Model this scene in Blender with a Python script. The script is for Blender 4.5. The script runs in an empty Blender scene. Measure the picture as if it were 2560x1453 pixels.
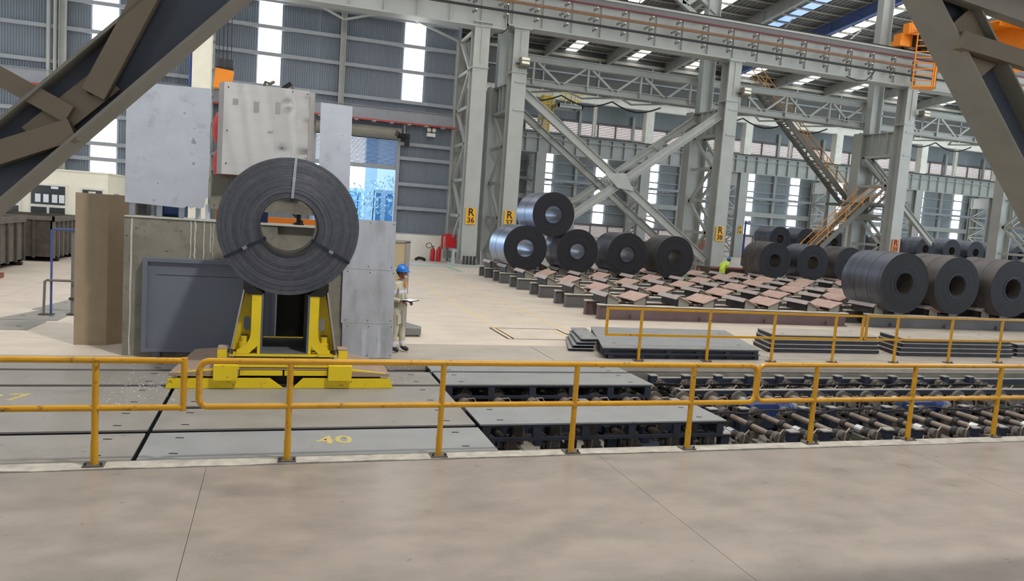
import bpy, bmesh, math, random
from mathutils import Vector, Matrix
random.seed(7)
sc = bpy.context.scene
col = sc.collection
PI = math.pi
R = math.radians

# ------------------------------------------------------------------ camera
cam = bpy.data.objects.new('camera', bpy.data.cameras.new('camera'))
col.objects.link(cam)
yw, pt, rl = R(17.79306), R(5.540745), R(-4.087419)
fwd = Vector((math.sin(yw)*math.cos(pt), math.cos(yw)*math.cos(pt), -math.sin(pt)))
rt = Vector((math.cos(yw), -math.sin(yw), 0))
dn = fwd.cross(rt)
rt2 = rt*math.cos(rl) + dn*math.sin(rl)
dn2 = -rt*math.sin(rl) + dn*math.cos(rl)
mw = Matrix((rt2, -dn2, -fwd)).transposed().to_4x4()
mw.translation = Vector((0, 0, 2.9))
cam.matrix_world = mw
cam.data.sensor_width = 36.0
cam.data.lens = 36.0*1869.3/2560
cam.data.clip_start = 0.05
cam.data.clip_end = 400
sc.camera = cam

# ------------------------------------------------------------------ world, exposure
sc.view_settings.view_transform = 'Standard'
sc.view_settings.look = 'None'
sc.view_settings.gamma = 1.0
sc.view_settings.use_curve_mapping = False
sc.view_settings.exposure = -0.18
w = bpy.data.worlds.new('sky')
sc.world = w
w.use_nodes = True
nt = w.node_tree
bg = nt.nodes['Background']
tc = nt.nodes.new('ShaderNodeTexCoord')
sx = nt.nodes.new('ShaderNodeSeparateXYZ')
cr = nt.nodes.new('ShaderNodeValToRGB')
cr.color_ramp.elements[0].position = 0.0
cr.color_ramp.elements[0].color = (0.80, 0.93, 1.0, 1)
cr.color_ramp.elements[1].position = 0.6
cr.color_ramp.elements[1].color = (0.25, 0.55, 1.0, 1)
nt.links.new(tc.outputs['Generated'], sx.inputs[0])
nt.links.new(sx.outputs['Z'], cr.inputs[0])
nt.links.new(cr.outputs[0], bg.inputs['Color'])
bg.inputs['Strength'].default_value = 5.5
SKY_E = 5.0       # daylight through the translucent roof sheets
WIN_E = 7.5       # daylight through the translucent wall sheets

def area(name, loc, target, sx_, sy_, power, color=(1, 1, 1), spread=180):
    l = bpy.data.lights.new(name, 'AREA')
    l.shape = 'RECTANGLE'; l.size = sx_; l.size_y = sy_
    l.energy = power; l.color = color; l.spread = R(spread)
    o = bpy.data.objects.new(name, l); col.objects.link(o)
    o.location = loc
    d = Vector(target) - Vector(loc)
    o.rotation_euler = d.to_track_quat('-Z', 'Y').to_euler()
    return o
# unseen key lamps added above the view, lighting coil and racks from the right
area('unseen_key_lamp', (5.2, 4.7, 18), (0, 13.5, 1.0), 1.0, 1.0, 2900, (1.0, 0.96, 0.9))
area('unseen_key_lamp', (24, 8, 16.5), (19, 20, 0), 2.0, 2.0, 800, (1.0, 0.97, 0.92))

# ------------------------------------------------------------------ materials
def C(r, g, b):
    f = lambda c: ((c/255+0.055)/1.055)**2.4 if c > 10 else c/255/12.92
    return (f(r), f(g), f(b), 1.0)
M = {}
def mat(name, rgb, rough=0.6, metal=0.0, var=0.12, scale=3.0, bump=0.0, dirt=None, dirt_amt=0.5, dirt_scale=1.2,
        stretch=(1, 1, 1), dirt_lo=0.5, dirt_hi=0.72, spec=0.5, rvar=0.0, detail=6):
    m = bpy.data.materials.new(name); m.use_nodes = True
    n = m.node_tree.nodes; l = m.node_tree.links
    b = n['Principled BSDF']
    b.inputs['Roughness'].default_value = rough
    b.inputs['Metallic'].default_value = metal
    b.inputs['Specular IOR Level'].default_value = spec
    base = C(*rgb)
    g = n.new('ShaderNodeNewGeometry')
    mp = n.new('ShaderNodeMapping'); mp.inputs['Scale'].default_value = stretch
    l.new(g.outputs['Position'], mp.inputs[0])
    nz = n.new('ShaderNodeTexNoise'); nz.inputs['Scale'].default_value = scale; nz.inputs['Detail'].default_value = detail
    l.new(mp.outputs[0], nz.inputs['Vector'])
    r = n.new('ShaderNodeValToRGB')
    r.color_ramp.elements[0].position = 0.3; r.color_ramp.elements[1].position = 0.7
    r.color_ramp.elements[0].color = tuple(c*(1-var) for c in base[:3])+(1,)
    r.color_ramp.elements[1].color = tuple(min(1, c*(1+var)) for c in base[:3])+(1,)
    l.new(nz.outputs['Fac'], r.inputs[0])
    out = r.outputs[0]
    if dirt:
        nd = n.new('ShaderNodeTexNoise'); nd.inputs['Scale'].default_value = dirt_scale; nd.inputs['Detail'].default_value = 8
        nd.inputs['Roughness'].default_value = 0.65
        l.new(mp.outputs[0], nd.inputs['Vector'])
        rd = n.new('ShaderNodeValToRGB')
        rd.color_ramp.elements[0].position = dirt_lo; rd.color_ramp.elements[1].position = dirt_hi
        rd.color_ramp.elements[0].color = (0, 0, 0, 1); rd.color_ramp.elements[1].color = (dirt_amt,)*3+(1,)
        l.new(nd.outputs['Fac'], rd.inputs[0])
        mx = n.new('ShaderNodeMixRGB'); mx.inputs['Color2'].default_value = C(*dirt)
        l.new(rd.outputs[0], mx.inputs['Fac']); l.new(out, mx.inputs['Color1'])
        out = mx.outputs[0]
    l.new(out, b.inputs['Base Color'])
    if rvar:
        mr = n.new('ShaderNodeMapRange')
        mr.inputs['To Min'].default_value = max(0.02, rough-rvar); mr.inputs['To Max'].default_value = min(1, rough+rvar)
        l.new(nz.outputs['Fac'], mr.inputs['Value']); l.new(mr.outputs[0], b.inputs['Roughness'])
    if bump:
        bp = n.new('ShaderNodeBump'); bp.inputs['Strength'].default_value = bump; bp.inputs['Distance'].default_value = 0.01
        l.new(nz.outputs['Fac'], bp.inputs['Height']); l.new(bp.outputs[0], b.inputs['Normal'])
    M[name] = m
    return m
def emat(name, rgb, strength):
    m = bpy.data.materials.new(name); m.use_nodes = True
    n = m.node_tree.nodes
    b = n['Principled BSDF']
    b.inputs['Base Color'].default_value = (0.8, 0.8, 0.8, 1)
    b.inputs['Emission Color'].default_value = rgb+(1,)
    b.inputs['Emission Strength'].default_value = strength
    M[name] = m
    return m

mat('floor_near', (147, 137, 127), 0.32, var=0.10, scale=2.6, bump=0.06, dirt=(118, 110, 103), dirt_amt=0.6, dirt_scale=1.7, dirt_lo=0.44, dirt_hi=0.68, stretch=(0.7, 1.2, 1), rvar=0.12, spec=0.45, detail=12)
def specks(m, rgb, scale, lo, amt):
    n = m.node_tree.nodes; l = m.node_tree.links; b = n['Principled BSDF']
    src = b.inputs['Base Color'].links[0].from_socket
    g = n.new('ShaderNodeNewGeometry'); v = n.new('ShaderNodeTexNoise'); v.inputs['Scale'].default_value = scale; v.inputs['Detail'].default_value = 3
    l.new(g.outputs['Position'], v.inputs['Vector'])
    r = n.new('ShaderNodeValToRGB'); r.color_ramp.elements[0].position = lo; r.color_ramp.elements[1].position = lo+.05
    r.color_ramp.elements[0].color = (0, 0, 0, 1); r.color_ramp.elements[1].color = (amt,)*3+(1,)
    l.new(v.outputs['Fac'], r.inputs[0])
    x = n.new('ShaderNodeMixRGB'); x.inputs['Color2'].default_value = C(*rgb)
    l.new(r.outputs[0], x.inputs['Fac']); l.new(src, x.inputs['Color1']); l.new(x.outputs[0], b.inputs['Base Color'])
specks(M['floor_near'], (92, 84, 78), 9, .70, .5); specks(M['floor_near'], (176, 170, 160), 30, .66, .35)
mat('floor_far', (202, 190, 175), 0.55, var=0.08, scale=1.2, dirt=(172, 160, 148), dirt_amt=0.5, dirt_scale=0.5, stretch=(1, 1.6, 1), spec=0.35)
mat('kerb', (172, 166, 155), 0.8, var=0.2, scale=7, bump=0.4, dirt=(120, 112, 102), dirt_amt=0.6, dirt_scale=4)
mat('concrete', (132, 128, 116), 0.85, var=0.16, scale=2.2, bump=0.25, dirt=(84, 80, 70), dirt_amt=0.75, dirt_scale=3.2, dirt_lo=0.52, dirt_hi=0.75)
mat('pit_concrete', (128, 126, 118), 0.85, var=0.2, scale=1.5, dirt=(84, 82, 76), dirt_amt=0.6, dirt_scale=1.6)
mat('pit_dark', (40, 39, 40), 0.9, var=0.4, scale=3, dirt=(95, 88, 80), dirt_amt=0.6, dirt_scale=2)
mat('lime_run', (196, 194, 182), 0.9, var=0.1, scale=12)
mat('plate_deck', (136, 132, 126), 0.5, var=0.1, scale=2.4, metal=0.0, bump=0.08, dirt=(118, 114, 106), dirt_amt=0.6, dirt_scale=1.5, dirt_lo=0.55, dirt_hi=0.7, spec=0.5, rvar=0.1)
mat('plate_blue', (136, 137, 137), 0.5, var=0.08, scale=2, dirt=(112, 128, 160), dirt_amt=0.6, dirt_scale=0.8, dirt_lo=0.58, dirt_hi=0.7, bump=0.05)
mat('plate_frame', (40, 45, 58), 0.6, var=0.2, scale=4, dirt=(40, 40, 48), dirt_amt=0.6)
mat('black', (16, 16, 18), 0.8, var=0.2)
mat('rail_yellow', (194, 142, 20), 0.35, var=0.08, scale=5, dirt=(92, 62, 28), dirt_amt=0.75, dirt_scale=9, dirt_lo=0.6, dirt_hi=0.68)
mat('cart_yellow', (220, 192, 22), 0.5, var=0.06, scale=3, dirt=(104, 82, 32), dirt_amt=0.75, dirt_scale=7, dirt_lo=0.6, dirt_hi=0.7)
mat('rust_deck', (152, 132, 118), 0.75, var=0.15, scale=3, dirt=(122, 82, 58), dirt_amt=0.8, dirt_scale=3)
mat('steel_dark', (60, 58, 58), 0.55, metal=0.3, var=0.2, scale=4)
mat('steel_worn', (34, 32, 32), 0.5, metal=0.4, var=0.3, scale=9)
mat('grey_inner', (86, 88, 92), 0.6, var=0.15, scale=3)
mat('coil_face', (84, 86, 94), 0.55, metal=0.35, var=0.14, scale=14, bump=0.1, spec=0.4)
mat('coil_barrel', (112, 116, 128), 0.36, metal=0.9, var=0.14, scale=2.5, stretch=(0.4, 3.0, 0.4), dirt=(92, 82, 78), dirt_amt=0.6, dirt_scale=1.0, rvar=0.08)
mat('coil_rust', (106, 102, 101), 0.45, metal=0.75, var=0.2, scale=2.0, dirt=(98, 78, 66), dirt_amt=0.7, dirt_scale=1.2)
mat('bore', (128, 122, 116), 0.38, metal=0.85, var=0.15, scale=6)
mat('strap', (150, 154, 164), 0.3, metal=0.9, var=0.08)
mat('strap_dark', (44, 48, 66), 0.4, metal=0.6, var=0.2)
mat('sheet_dull', (186, 192, 202), 0.62, metal=0.25, var=0.06, scale=3, dirt=(140, 142, 150), dirt_amt=0.55, dirt_scale=3.5, dirt_lo=0.56, dirt_hi=0.75)
mat('sheet_shiny', (200, 198, 194), 0.33, metal=0.85, var=0.05, scale=1.6, stretch=(1, 1, 4), rvar=0.05)
mat('galvanised', (190, 194, 202), 0.4, metal=0.55, var=0.1, scale=1.6, dirt=(140, 136, 134), dirt_amt=0.6, dirt_scale=1.4, stretch=(2, 2, 0.7), rvar=0.1)
mat('panel_edge', (150, 146, 142), 0.6, var=0.05)
mat('cabinet_grey', (104, 109, 121), 0.6, var=0.06, scale=1.5)
mat('hardboard', (156, 138, 114), 0.75, var=0.06, scale=5)
mat('hardboard_print', (84, 84, 100), 0.8, var=0.15, scale=20)
mat('cream_paint', (238, 234, 216), 0.7, var=0.03)
mat('white_paint', (226, 224, 214), 0.75, var=0.05, scale=1, dirt=(190, 186, 172), dirt_amt=0.5)
mat('glass_dark', (58, 62, 64), 0.15, var=0.1)
mat('paper', (226, 232, 238), 0.8, var=0.03)
mat('bin_steel', (74, 66, 60), 0.75, var=0.25, scale=3, dirt=(110, 88, 72), dirt_amt=0.6, dirt_scale=2)
mat('bin_light', (104, 97, 91), 0.75, var=0.2, scale=3)
mat('pipe_blue', (62, 82, 142), 0.5, var=0.1)
mat('pipe_grey', (112, 106, 104), 0.5, var=0.15)
mat('wood_red', (140, 88, 66), 0.8, var=0.2)
mat('wall_sheet', (124, 133, 143), 0.62, metal=0.2, var=0.05, scale=0.6)
mat('far_sheet', (138, 145, 148), 0.7, var=0.05, scale=0.4)
mat('girt', (150, 154, 160), 0.6, var=0.06)
mat('steel_paint', (168, 170, 165), 0.55, var=0.05, scale=1.2, dirt=(150, 150, 144), dirt_amt=0.45, dirt_scale=0.8)
mat('steel_paint_b', (170, 174, 170), 0.55, var=0.05, scale=1.2)
mat('girder_band', (112, 107, 107), 0.6, var=0.06)
mat('roof_sheet', (112, 112, 110), 0.7, var=0.08, scale=0.8)
mat('purlin', (168, 164, 152), 0.6, var=0.08)
mat('louvre', (206, 196, 194), 0.6, var=0.08)
mat('louvre_frame', (110, 104, 100), 0.7, var=0.1)
mat('rafter_blue', (96, 116, 166), 0.6, var=0.1)
mat('cable_black', (22, 22, 24), 0.6, var=0.1)
mat('cable_red', (92, 28, 30), 0.5, var=0.1)
mat('cable_orange', (112, 78, 50), 0.5, var=0.12)
mat('knob_grey', (78, 80, 80), 0.5, var=0.1)
mat('tray_red', (176, 66, 58), 0.6, var=0.1)
mat('fire_red', (196, 34, 42), 0.4, var=0.06)
mat('crane_orange', (236, 140, 24), 0.5, var=0.06, scale=1, dirt=(190, 104, 22), dirt_amt=0.5, dirt_scale=1)
mat('sign_yellow', (232, 172, 18), 0.5, var=0.03)
mat('ink', (38, 26, 40), 0.6, var=0.02)
mat('ink_orange', (206, 112, 22), 0.6, var=0.05)
mat('floor_yellow', (214, 190, 150), 0.7, var=0.12, scale=6)
mat('floor_hatch', (208, 190, 156), 0.7, var=0.1, scale=6)
mat('floor_green', (142, 178, 156), 0.7, var=0.08)
mat('number_yellow', (180, 164, 106), 0.7, var=0.25, scale=30)
mat('saddle_pink', (184, 156, 144), 0.7, var=0.1, scale=4, dirt=(150, 118, 106), dirt_amt=0.5, dirt_scale=5)
mat('saddle_lip', (172, 160, 156), 0.65, var=0.08, scale=4)
mat('saddle_web', (132, 130, 120), 0.7, var=0.1)
mat('beam_grey', (96, 95, 95), 0.65, var=0.12, scale=2)
mat('beam_maroon', (100, 80, 80), 0.7, var=0.15, scale=2, dirt=(92, 90, 92), dirt_amt=0.6, dirt_scale=1)
mat('beam_top', (206, 198, 186), 0.6, var=0.06)
mat('brace_paint_lit', (132, 128, 118), 0.6, var=0.08, scale=5)  # brace paint in its lit tone, for the flanges
mat('brace_paint_shaded', (70, 76, 88), 0.6, var=0.1, scale=2)  # same brace paint darkened: the web's shade put into its colour
mat('brace_member', (118, 106, 88), 0.6, var=0.08)
mat('roller', (142, 128, 116), 0.5, metal=0.3, var=0.15, scale=6)
mat('roller_bright', (214, 214, 216), 0.2, metal=0.9, var=0.06)
mat('housing', (92, 86, 80), 0.6, var=0.25, scale=12)
mat('stub_blue', (40, 46, 64), 0.55, var=0.15)
mat('stub_top', (150, 146, 140), 0.6, var=0.1)
mat('motor_blue', (48, 66, 122), 0.45, var=0.12)
mat('lamp_body', (120, 116, 104), 0.6, var=0.1)
mat('stair_grey', (104, 102, 94), 0.6, var=0.1)
mat('tread', (150, 150, 144), 0.6, var=0.1)
mat('stair_orange', (214, 140, 46), 0.5, var=0.08)
mat('ladder_yellow', (222, 186, 40), 0.5, var=0.06)
mat('khaki', (184, 177, 158), 0.85, var=0.12, scale=14)
mat('skin', (158, 104, 84), 0.6, var=0.06)
mat('boot', (34, 30, 32), 0.6, var=0.2)
mat('helmet_blue', (28, 108, 196), 0.3, var=0.03)
mat('reflective', (206, 206, 226), 0.4, var=0.03)
mat('shirt_orange', (214, 134, 40), 0.8, var=0.1)
mat('mask_white', (232, 222, 222), 0.8, var=0.03)
mat('hivis', (196, 226, 70), 0.7, var=0.08)
mat('hair', (24, 20, 20), 0.7, var=0.2)
mat('tan_panel', (186, 168, 134), 0.7, var=0.05)
mat('block_grey', (118, 120, 116), 0.7, var=0.12)
mat('box_rust', (150, 96, 80), 0.8, var=0.2, scale=2)
mat('box_grey', (152, 158, 164), 0.7, var=0.06)
mat('green_paint', (150, 184, 140), 0.7, var=0.1)
mat('facade', (232, 236, 240), 0.8, var=0.02)
mat('facade_blue', (150, 190, 226), 0.7, var=0.05)
mat('leaf', (206, 216, 206), 0.8, var=0.3, scale=5)
mat('bark', (70, 66, 62), 0.9, var=0.3)
mat('ground_out', (190, 190, 184), 0.9, var=0.1)
mat('shutter', (62, 74, 118), 0.55, metal=0.2, var=0.06)
mat('shutter_box', (128, 124, 112), 0.6, var=0.06)
mat('machine_blue', (38, 62, 108), 0.5, var=0.1)
mat('red_cloth', (176, 60, 58), 0.7, var=0.25, scale=6)
mat('coil_face_small', (40, 40, 44), 0.6, metal=0.0, var=0.12, scale=10, spec=0.2)
mat('coil_barrel_lit', (158, 163, 178), 0.33, metal=0.92, var=0.1, scale=2.5, stretch=(0.4, 3.0, 0.4), rvar=0.06)  # paler barrel steel, carrying the bluish highlight from door and windows
mat('bore_lit', (160, 164, 176), 0.3, metal=0.9, var=0.1, scale=5)  # paler bore steel, standing in for light from behind
mat('band', (86, 90, 100), 0.4, metal=0.8, var=0.1)
mat('upper_sheet_shaded', (86, 86, 83), 0.7, var=0.06, scale=0.5)  # wall sheet with the gloom under the far roof put into its grey
mat('plate_warm', (168, 160, 149), 0.55, var=0.08, scale=1.5, dirt=(140, 132, 122), dirt_amt=0.5, dirt_scale=1.2)
emat('louvre_light', (1.0, 0.97, 0.95), 1.0)
specks(M['plate_deck'], (86, 84, 80), 7, .68, .6); specks(M['plate_blue'], (84, 84, 84), 7, .68, .6); specks(M['concrete'], (64, 62, 54), 14, .66, .7); specks(M['floor_far'], (150, 138, 126), 4, .68, .5)
specks(M['sheet_dull'], (96, 96, 104), 6, .70, .6); specks(M['rail_yellow'], (70, 44, 20), 26, .68, .7)
emat('skylight', (1.0, 0.99, 0.96), SKY_E)
emat('skylight_blue', (0.16, 0.36, 0.9), 1.2)
emat('daylight_pane', (0.95, 0.97, 1.0), WIN_E)
emat('lamp_glow', (1.0, 1.0, 1.0), 14)

# ------------------------------------------------------------------ helpers
ORD = ['first', 'second', 'third', 'fourth', 'fifth', 'sixth', 'seventh', 'eighth', 'ninth', 'tenth', 'eleventh', 'twelfth', '13th', '14th', '15th', '16th', '17th', '18th', '19th', '20th', '21st', '22nd']
class MB:
    def __init__(s): s.v = []; s.f = []; s.mi = []; s.cur = 0
    def add(s, vs, fs):
        o = len(s.v); s.v += [tuple(v) for v in vs]
        s.f += [tuple(i+o for i in f) for f in fs]; s.mi += [s.cur]*len(fs)
        return s
    def box(s, x0, x1, y0, y1, z0, z1):
        vs = [(x0,y0,z0),(x1,y0,z0),(x1,y1,z0),(x0,y1,z0),(x0,y0,z1),(x1,y0,z1),(x1,y1,z1),(x0,y1,z1)]
        return s.add(vs, [(0,3,2,1),(4,5,6,7),(0,1,5,4),(1,2,6,5),(2,3,7,6),(3,0,4,7)])
    def frame(s, p0, p1, up):
        d = (p1-p0).normalized(); u = Vector(up)
        if abs(d.dot(u)) > 0.98: u = Vector((0, 1, 0)) if abs(d.y) < 0.9 else Vector((1, 0, 0))
        side = d.cross(u).normalized(); u = side.cross(d).normalized()
        return d, side, u
    def profile(s, p0, p1, pts, up=(0,0,1)):
        p0 = Vector(p0); p1 = Vector(p1); d, a, u = s.frame(p0, p1, up); n = len(pts)
        vs = [p0+a*x+u*y for x, y in pts]+[p1+a*x+u*y for x, y in pts]
        fs = [(i, (i+1) % n, (i+1) % n+n, i+n) for i in range(n)]
        fs += [tuple(range(n-1, -1, -1)), tuple(range(n, 2*n))]
        return s.add(vs, fs)
    def bar(s, p0, p1, w, h, up=(0,0,1)):
        return s.profile(p0, p1, [(-w/2,-h/2),(w/2,-h/2),(w/2,h/2),(-w/2,h/2)], up)
    def ib(s, p0, p1, h, w, t=0.03, up=(0,0,1)):
        s.profile(p0, p1, [(-w/2,h/2-t),(w/2,h/2-t),(w/2,h/2),(-w/2,h/2)], up)
        s.profile(p0, p1, [(-w/2,-h/2),(w/2,-h/2),(w/2,-h/2+t),(-w/2,-h/2+t)], up)
        return s.profile(p0, p1, [(-t/2,-h/2+t),(t/2,-h/2+t),(t/2,h/2-t),(-t/2,h/2-t)], up)
    def tube(s, p0, p1, r, n=10, r2=None):
        p0 = Vector(p0); p1 = Vector(p1); d, a, u = s.frame(p0, p1, (0,0,1)); r2 = r if r2 is None else r2
        vs = []
        for p, q in ((p0, r), (p1, r2)):
            for i in range(n):
                t = 2*PI*i/n; vs.append(p+a*(q*math.cos(t))+u*(q*math.sin(t)))
        fs = [(i, (i+1) % n, (i+1) % n+n, i+n) for i in range(n)]+[tuple(range(n-1,-1,-1)), tuple(range(n, 2*n))]
        return s.add(vs, fs)
    def path(s, pts, r, n=8):
        pts = [Vector(p) for p in pts]; rings = []
        for i, p in enumerate(pts):
            d = (pts[min(i+1, len(pts)-1)]-pts[max(i-1, 0)]).normalized()
            ref = Vector((0,0,1)) if abs(d.z) < 0.95 else Vector((0,1,0))
            if i: 
                a = (pa - d*pa.dot(d)).normalized()
            else: a = d.cross(ref).normalized()
            pa = a; u = a.cross(d).normalized()
            rings.append([p+a*(r*math.cos(2*PI*k/n))+u*(r*math.sin(2*PI*k/n)) for k in range(n)])
        vs = [v for g in rings for v in g]; fs = []
        for i in range(len(pts)-1):
            for k in range(n):
                fs.append((i*n+k, i*n+(k+1) % n, (i+1)*n+(k+1) % n, (i+1)*n+k))
        fs += [tuple(range(n-1,-1,-1)), tuple(range((len(pts)-1)*n, len(pts)*n))]
        return s.add(vs, fs)
    def prism(s, poly, axis, a0, a1):
        # poly: 2-D points; axis 'y': (x,z) extruded in y; 'x': (y,z) in x; 'z': (x,y) in z
        def P(p, a): return {'y': (p[0], a, p[1]), 'x': (a, p[0], p[1]), 'z': (p[0], p[1], a)}[axis]
        n = len(poly)
        vs = [P(p, a0) for p in poly]+[P(p, a1) for p in poly]
        fs = [(i, (i+1) % n, (i+1) % n+n, i+n) for i in range(n)]+[tuple(range(n-1,-1,-1)), tuple(range(n, 2*n))]
        return s.add(vs, fs)
    def ring_y(s, cx, cz, prof, n=48):
        # lathe about a Y axis: prof = list of (radius, y) closed loop
        m = len(prof); vs = []
        for k in range(n):
            t = 2*PI*k/n
            for r, y in prof: vs.append((cx+r*math.cos(t), y, cz+r*math.sin(t)))
        fs = []
        for k in range(n):
            k2 = (k+1) % n
            for i in range(m):
                i2 = (i+1) % m
                fs.append((k*m+i, k*m+i2, k2*m+i2, k2*m+i))
        return s.add(vs, fs)
    def lathe_z(s, cx, cy, prof, n=16):
        vs = []; m = len(prof)
        for k in range(n):
            t = 2*PI*k/n
            for r, z in prof: vs.append((cx+r*math.cos(t), cy+r*math.sin(t), z))
        fs = []
        for k in range(n):
            k2 = (k+1) % n
            for i in range(m-1): fs.append((k*m+i, k2*m+i, k2*m+i+1, k*m+i+1))
        fs.append(tuple(k*m for k in range(n-1, -1, -1))); fs.append(tuple(k*m+m-1 for k in range(n)))
        return s.add(vs, fs)
    def ball(s, c, rx, ry, rz, nu=12, nv=8, z0=-1.0):
        vs = []; fs = []
        for j in range(nv+1):
            th = math.asin(z0)+(PI/2-math.asin(z0))*j/nv
            for i in range(nu):
                ph = 2*PI*i/nu
                vs.append((c[0]+rx*math.cos(th)*math.cos(ph), c[1]+ry*math.cos(th)*math.sin(ph), c[2]+rz*math.sin(th)))
        for j in range(nv):
            for i in range(nu):
                fs.append((j*nu+i, j*nu+(i+1) % nu, (j+1)*nu+(i+1) % nu, (j+1)*nu+i))
        return s.add(vs, fs)
    def mesh(s, name, mats, smooth=False):
        me = bpy.data.meshes.new(name); me.from_pydata(s.v, [], s.f)
        if not isinstance(mats, (list, tuple)): mats = [mats]
        for m in mats: me.materials.append(M[m])
        if any(s.mi): me.polygons.foreach_set('material_index', s.mi)
        bm = bmesh.new(); bm.from_mesh(me); bmesh.ops.recalc_face_normals(bm, faces=bm.faces); bm.to_mesh(me); bm.free()
        if smooth:
            me.polygons.foreach_set('use_smooth', [True]*len(me.polygons))
            try: me.set_sharp_from_angle(angle=R(35))
            except Exception: pass
        me.update()
        return me
    def build(s, name, mats, parent=None, smooth=False):
        return link(name, s.mesh(name, mats, smooth), parent)
def link(name, data, parent=None):
    o = bpy.data.objects.new(name, data); col.objects.link(o)
    if parent is not None:
        o.parent = parent
        o.matrix_parent_inverse = Matrix.Translation(parent.location).inverted()
    return o
def tag(o, label, cat, group=None, kind='thing'):
    o['label'] = label; o['category'] = cat; o['kind'] = kind
    if group: o['group'] = group
    return o
def thing(name, label, cat, loc=(0,0,0), group=None):
    o = bpy.data.objects.new(name, None); col.objects.link(o); o.location = loc
    o.empty_display_size = 0.2
    return tag(o, label, cat, group)
def struct(name, mb, m, parent=None):
    o = mb.build(name, m, parent)
    if parent is None: o['kind'] = 'structure'
    return o
def sempty(name, loc=(0,0,0)):
    o = bpy.data.objects.new(name, None); col.objects.link(o); o.location = loc; o['kind'] = 'structure'
    return o
def clone(root, dx=0, dy=0, dz=0, label=None, group=None):
    r = root.copy(); col.objects.link(r)
    r.location = Vector(root.location)+Vector((dx, dy, dz))
    if label: r['label'] = label
    if group: r['group'] = group
    for ch in root.children:
        c = ch.copy(); col.objects.link(c); c.parent = r; c.matrix_parent_inverse = ch.matrix_parent_inverse.copy()
        for g in ch.children:
            d = g.copy(); col.objects.link(d); d.parent = c; d.matrix_parent_inverse = g.matrix_parent_inverse.copy()
    return r
def bx(name, m, parent, *a): return MB().box(*a).build(name, m, parent)
def text(name, s, size, loc, rot, m, parent, extrude=0.002, xs=1.0, bold=0.02):
    cu = bpy.data.curves.new(name, 'FONT'); cu.body = s; cu.size = size; cu.extrude = extrude
    cu.align_x = 'CENTER'; cu.align_y = 'CENTER'; cu.resolution_u = 3; cu.offset = size*bold
    cu.materials.append(M[m])
    tmp = bpy.data.objects.new('tmp', cu); col.objects.link(tmp)
    dg = bpy.context.evaluated_depsgraph_get(); dg.update()
    me = bpy.data.meshes.new_from_object(tmp.evaluated_get(dg)); bpy.data.objects.remove(tmp, do_unlink=True)
    o = link(name, me, parent)
    o.location = loc; o.rotation_euler = rot; o.scale = (xs, 1, 1)
    return o

# ================================================================== FLOOR AND PIT
floor = sempty('floor')
PITN, PITF = 8.66, 13.84
# near slabs, sawn joints 10 mm wide
edges = [-22, -14.8, -10.1, -5.35, -0.61, 3.985, 8.73, 13.4, 18.1, 22.8, 27.5, 40]
for a, b in zip(edges[:-1], edges[1:]):
    bx('concrete_slab', 'floor_near', floor, a+0.0025, b-0.0025, -10, 8.40, -0.2, 0)
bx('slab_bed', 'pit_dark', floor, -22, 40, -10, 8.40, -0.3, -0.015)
# chipped kerb along the pit
mb = MB(); n = 160; ya = [8.405+random.uniform(0, .05) for _ in range(n+1)]
pts = [(-22+62*i/n, ya[i]) for i in range(n+1)]+[(40, PITN), (-22, PITN)]
mb.prism(pts, 'z', -0.25, 0.006)
mb.build('kerb', 'kerb', floor)
# far slabs
fe = [-30, -22, -14, -6.5, 2.7, 11.4, 20, 29, 38, 47, 60]
for a, b in zip(fe[:-1], fe[1:]):
    for y0, y1 in ((16.05, 25.0), (25.01, 34.5), (34.51, 44.6)):
        bx('concrete_slab', 'floor_far', floor, a+0.006, b-0.006, y0+0.004, y1, -0.2, 0)
ce = [-30, -8, -1.5, 5.66, 11.3, 16.4, 21.5, 27, 40, 60]
for a, b in zip(ce[:-1], ce[1:]):
    bx('trench_cover', 'floor_far' if b < -1 else 'plate_warm', floor, a+0.008, b-0.008, PITF+0.55, 16.04, -0.1, 0.0)
bx('trench_kerb', 'plate_warm', floor, -30, 60, PITF-.01, PITF+0.54, -0.1, 0.0)
bx('slab_bed', 'pit_dark', floor, -30, 60, PITF+.25, 44.6, -0.4, -0.11)
bx('bay_floor', 'floor_far', floor, 9.9, 110, 44.6, 84.2, -0.2, 0)
# pit
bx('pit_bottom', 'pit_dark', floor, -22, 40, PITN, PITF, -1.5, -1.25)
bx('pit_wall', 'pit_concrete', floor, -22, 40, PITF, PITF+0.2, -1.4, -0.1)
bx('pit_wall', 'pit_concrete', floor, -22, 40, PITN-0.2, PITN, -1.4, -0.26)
# flat painted markings
def line(x0, y0, x1, y1, wd, m='floor_yellow', nm='painted_line', z=0.003):
    d = Vector((x1-x0, y1-y0)).normalized(); nrm = Vector((-d.y, d.x))*wd/2
    MB().prism([(x0+nrm.x, y0+nrm.y), (x1+nrm.x, y1+nrm.y), (x1-nrm.x, y1-nrm.y), (x0-nrm.x, y0-nrm.y)], 'z', z-0.002, z).build(nm, m, floor)
line(7.55, 16.9, 7.75, 38.6, 0.09); line(5.6, 16.9, 5.75, 37.5, 0.09)
for k in range(17):
    y = 20.2+k*1.05
    line(5.85, y, 7.5, y-0.5, 0.09, 'floor_hatch', 'hatch_line', 0.0025)
line(-28, 39.6, 9.2, 39.9, 0.55, 'floor_green', 'painted_line'); line(9.0, 36.8, 9.0, 39.7, 0.25, 'floor_green')
line(6.6, 37.8, 9.0, 37.9, 0.08); line(3, 37.2, 9, 37.2, 0.08)
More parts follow.
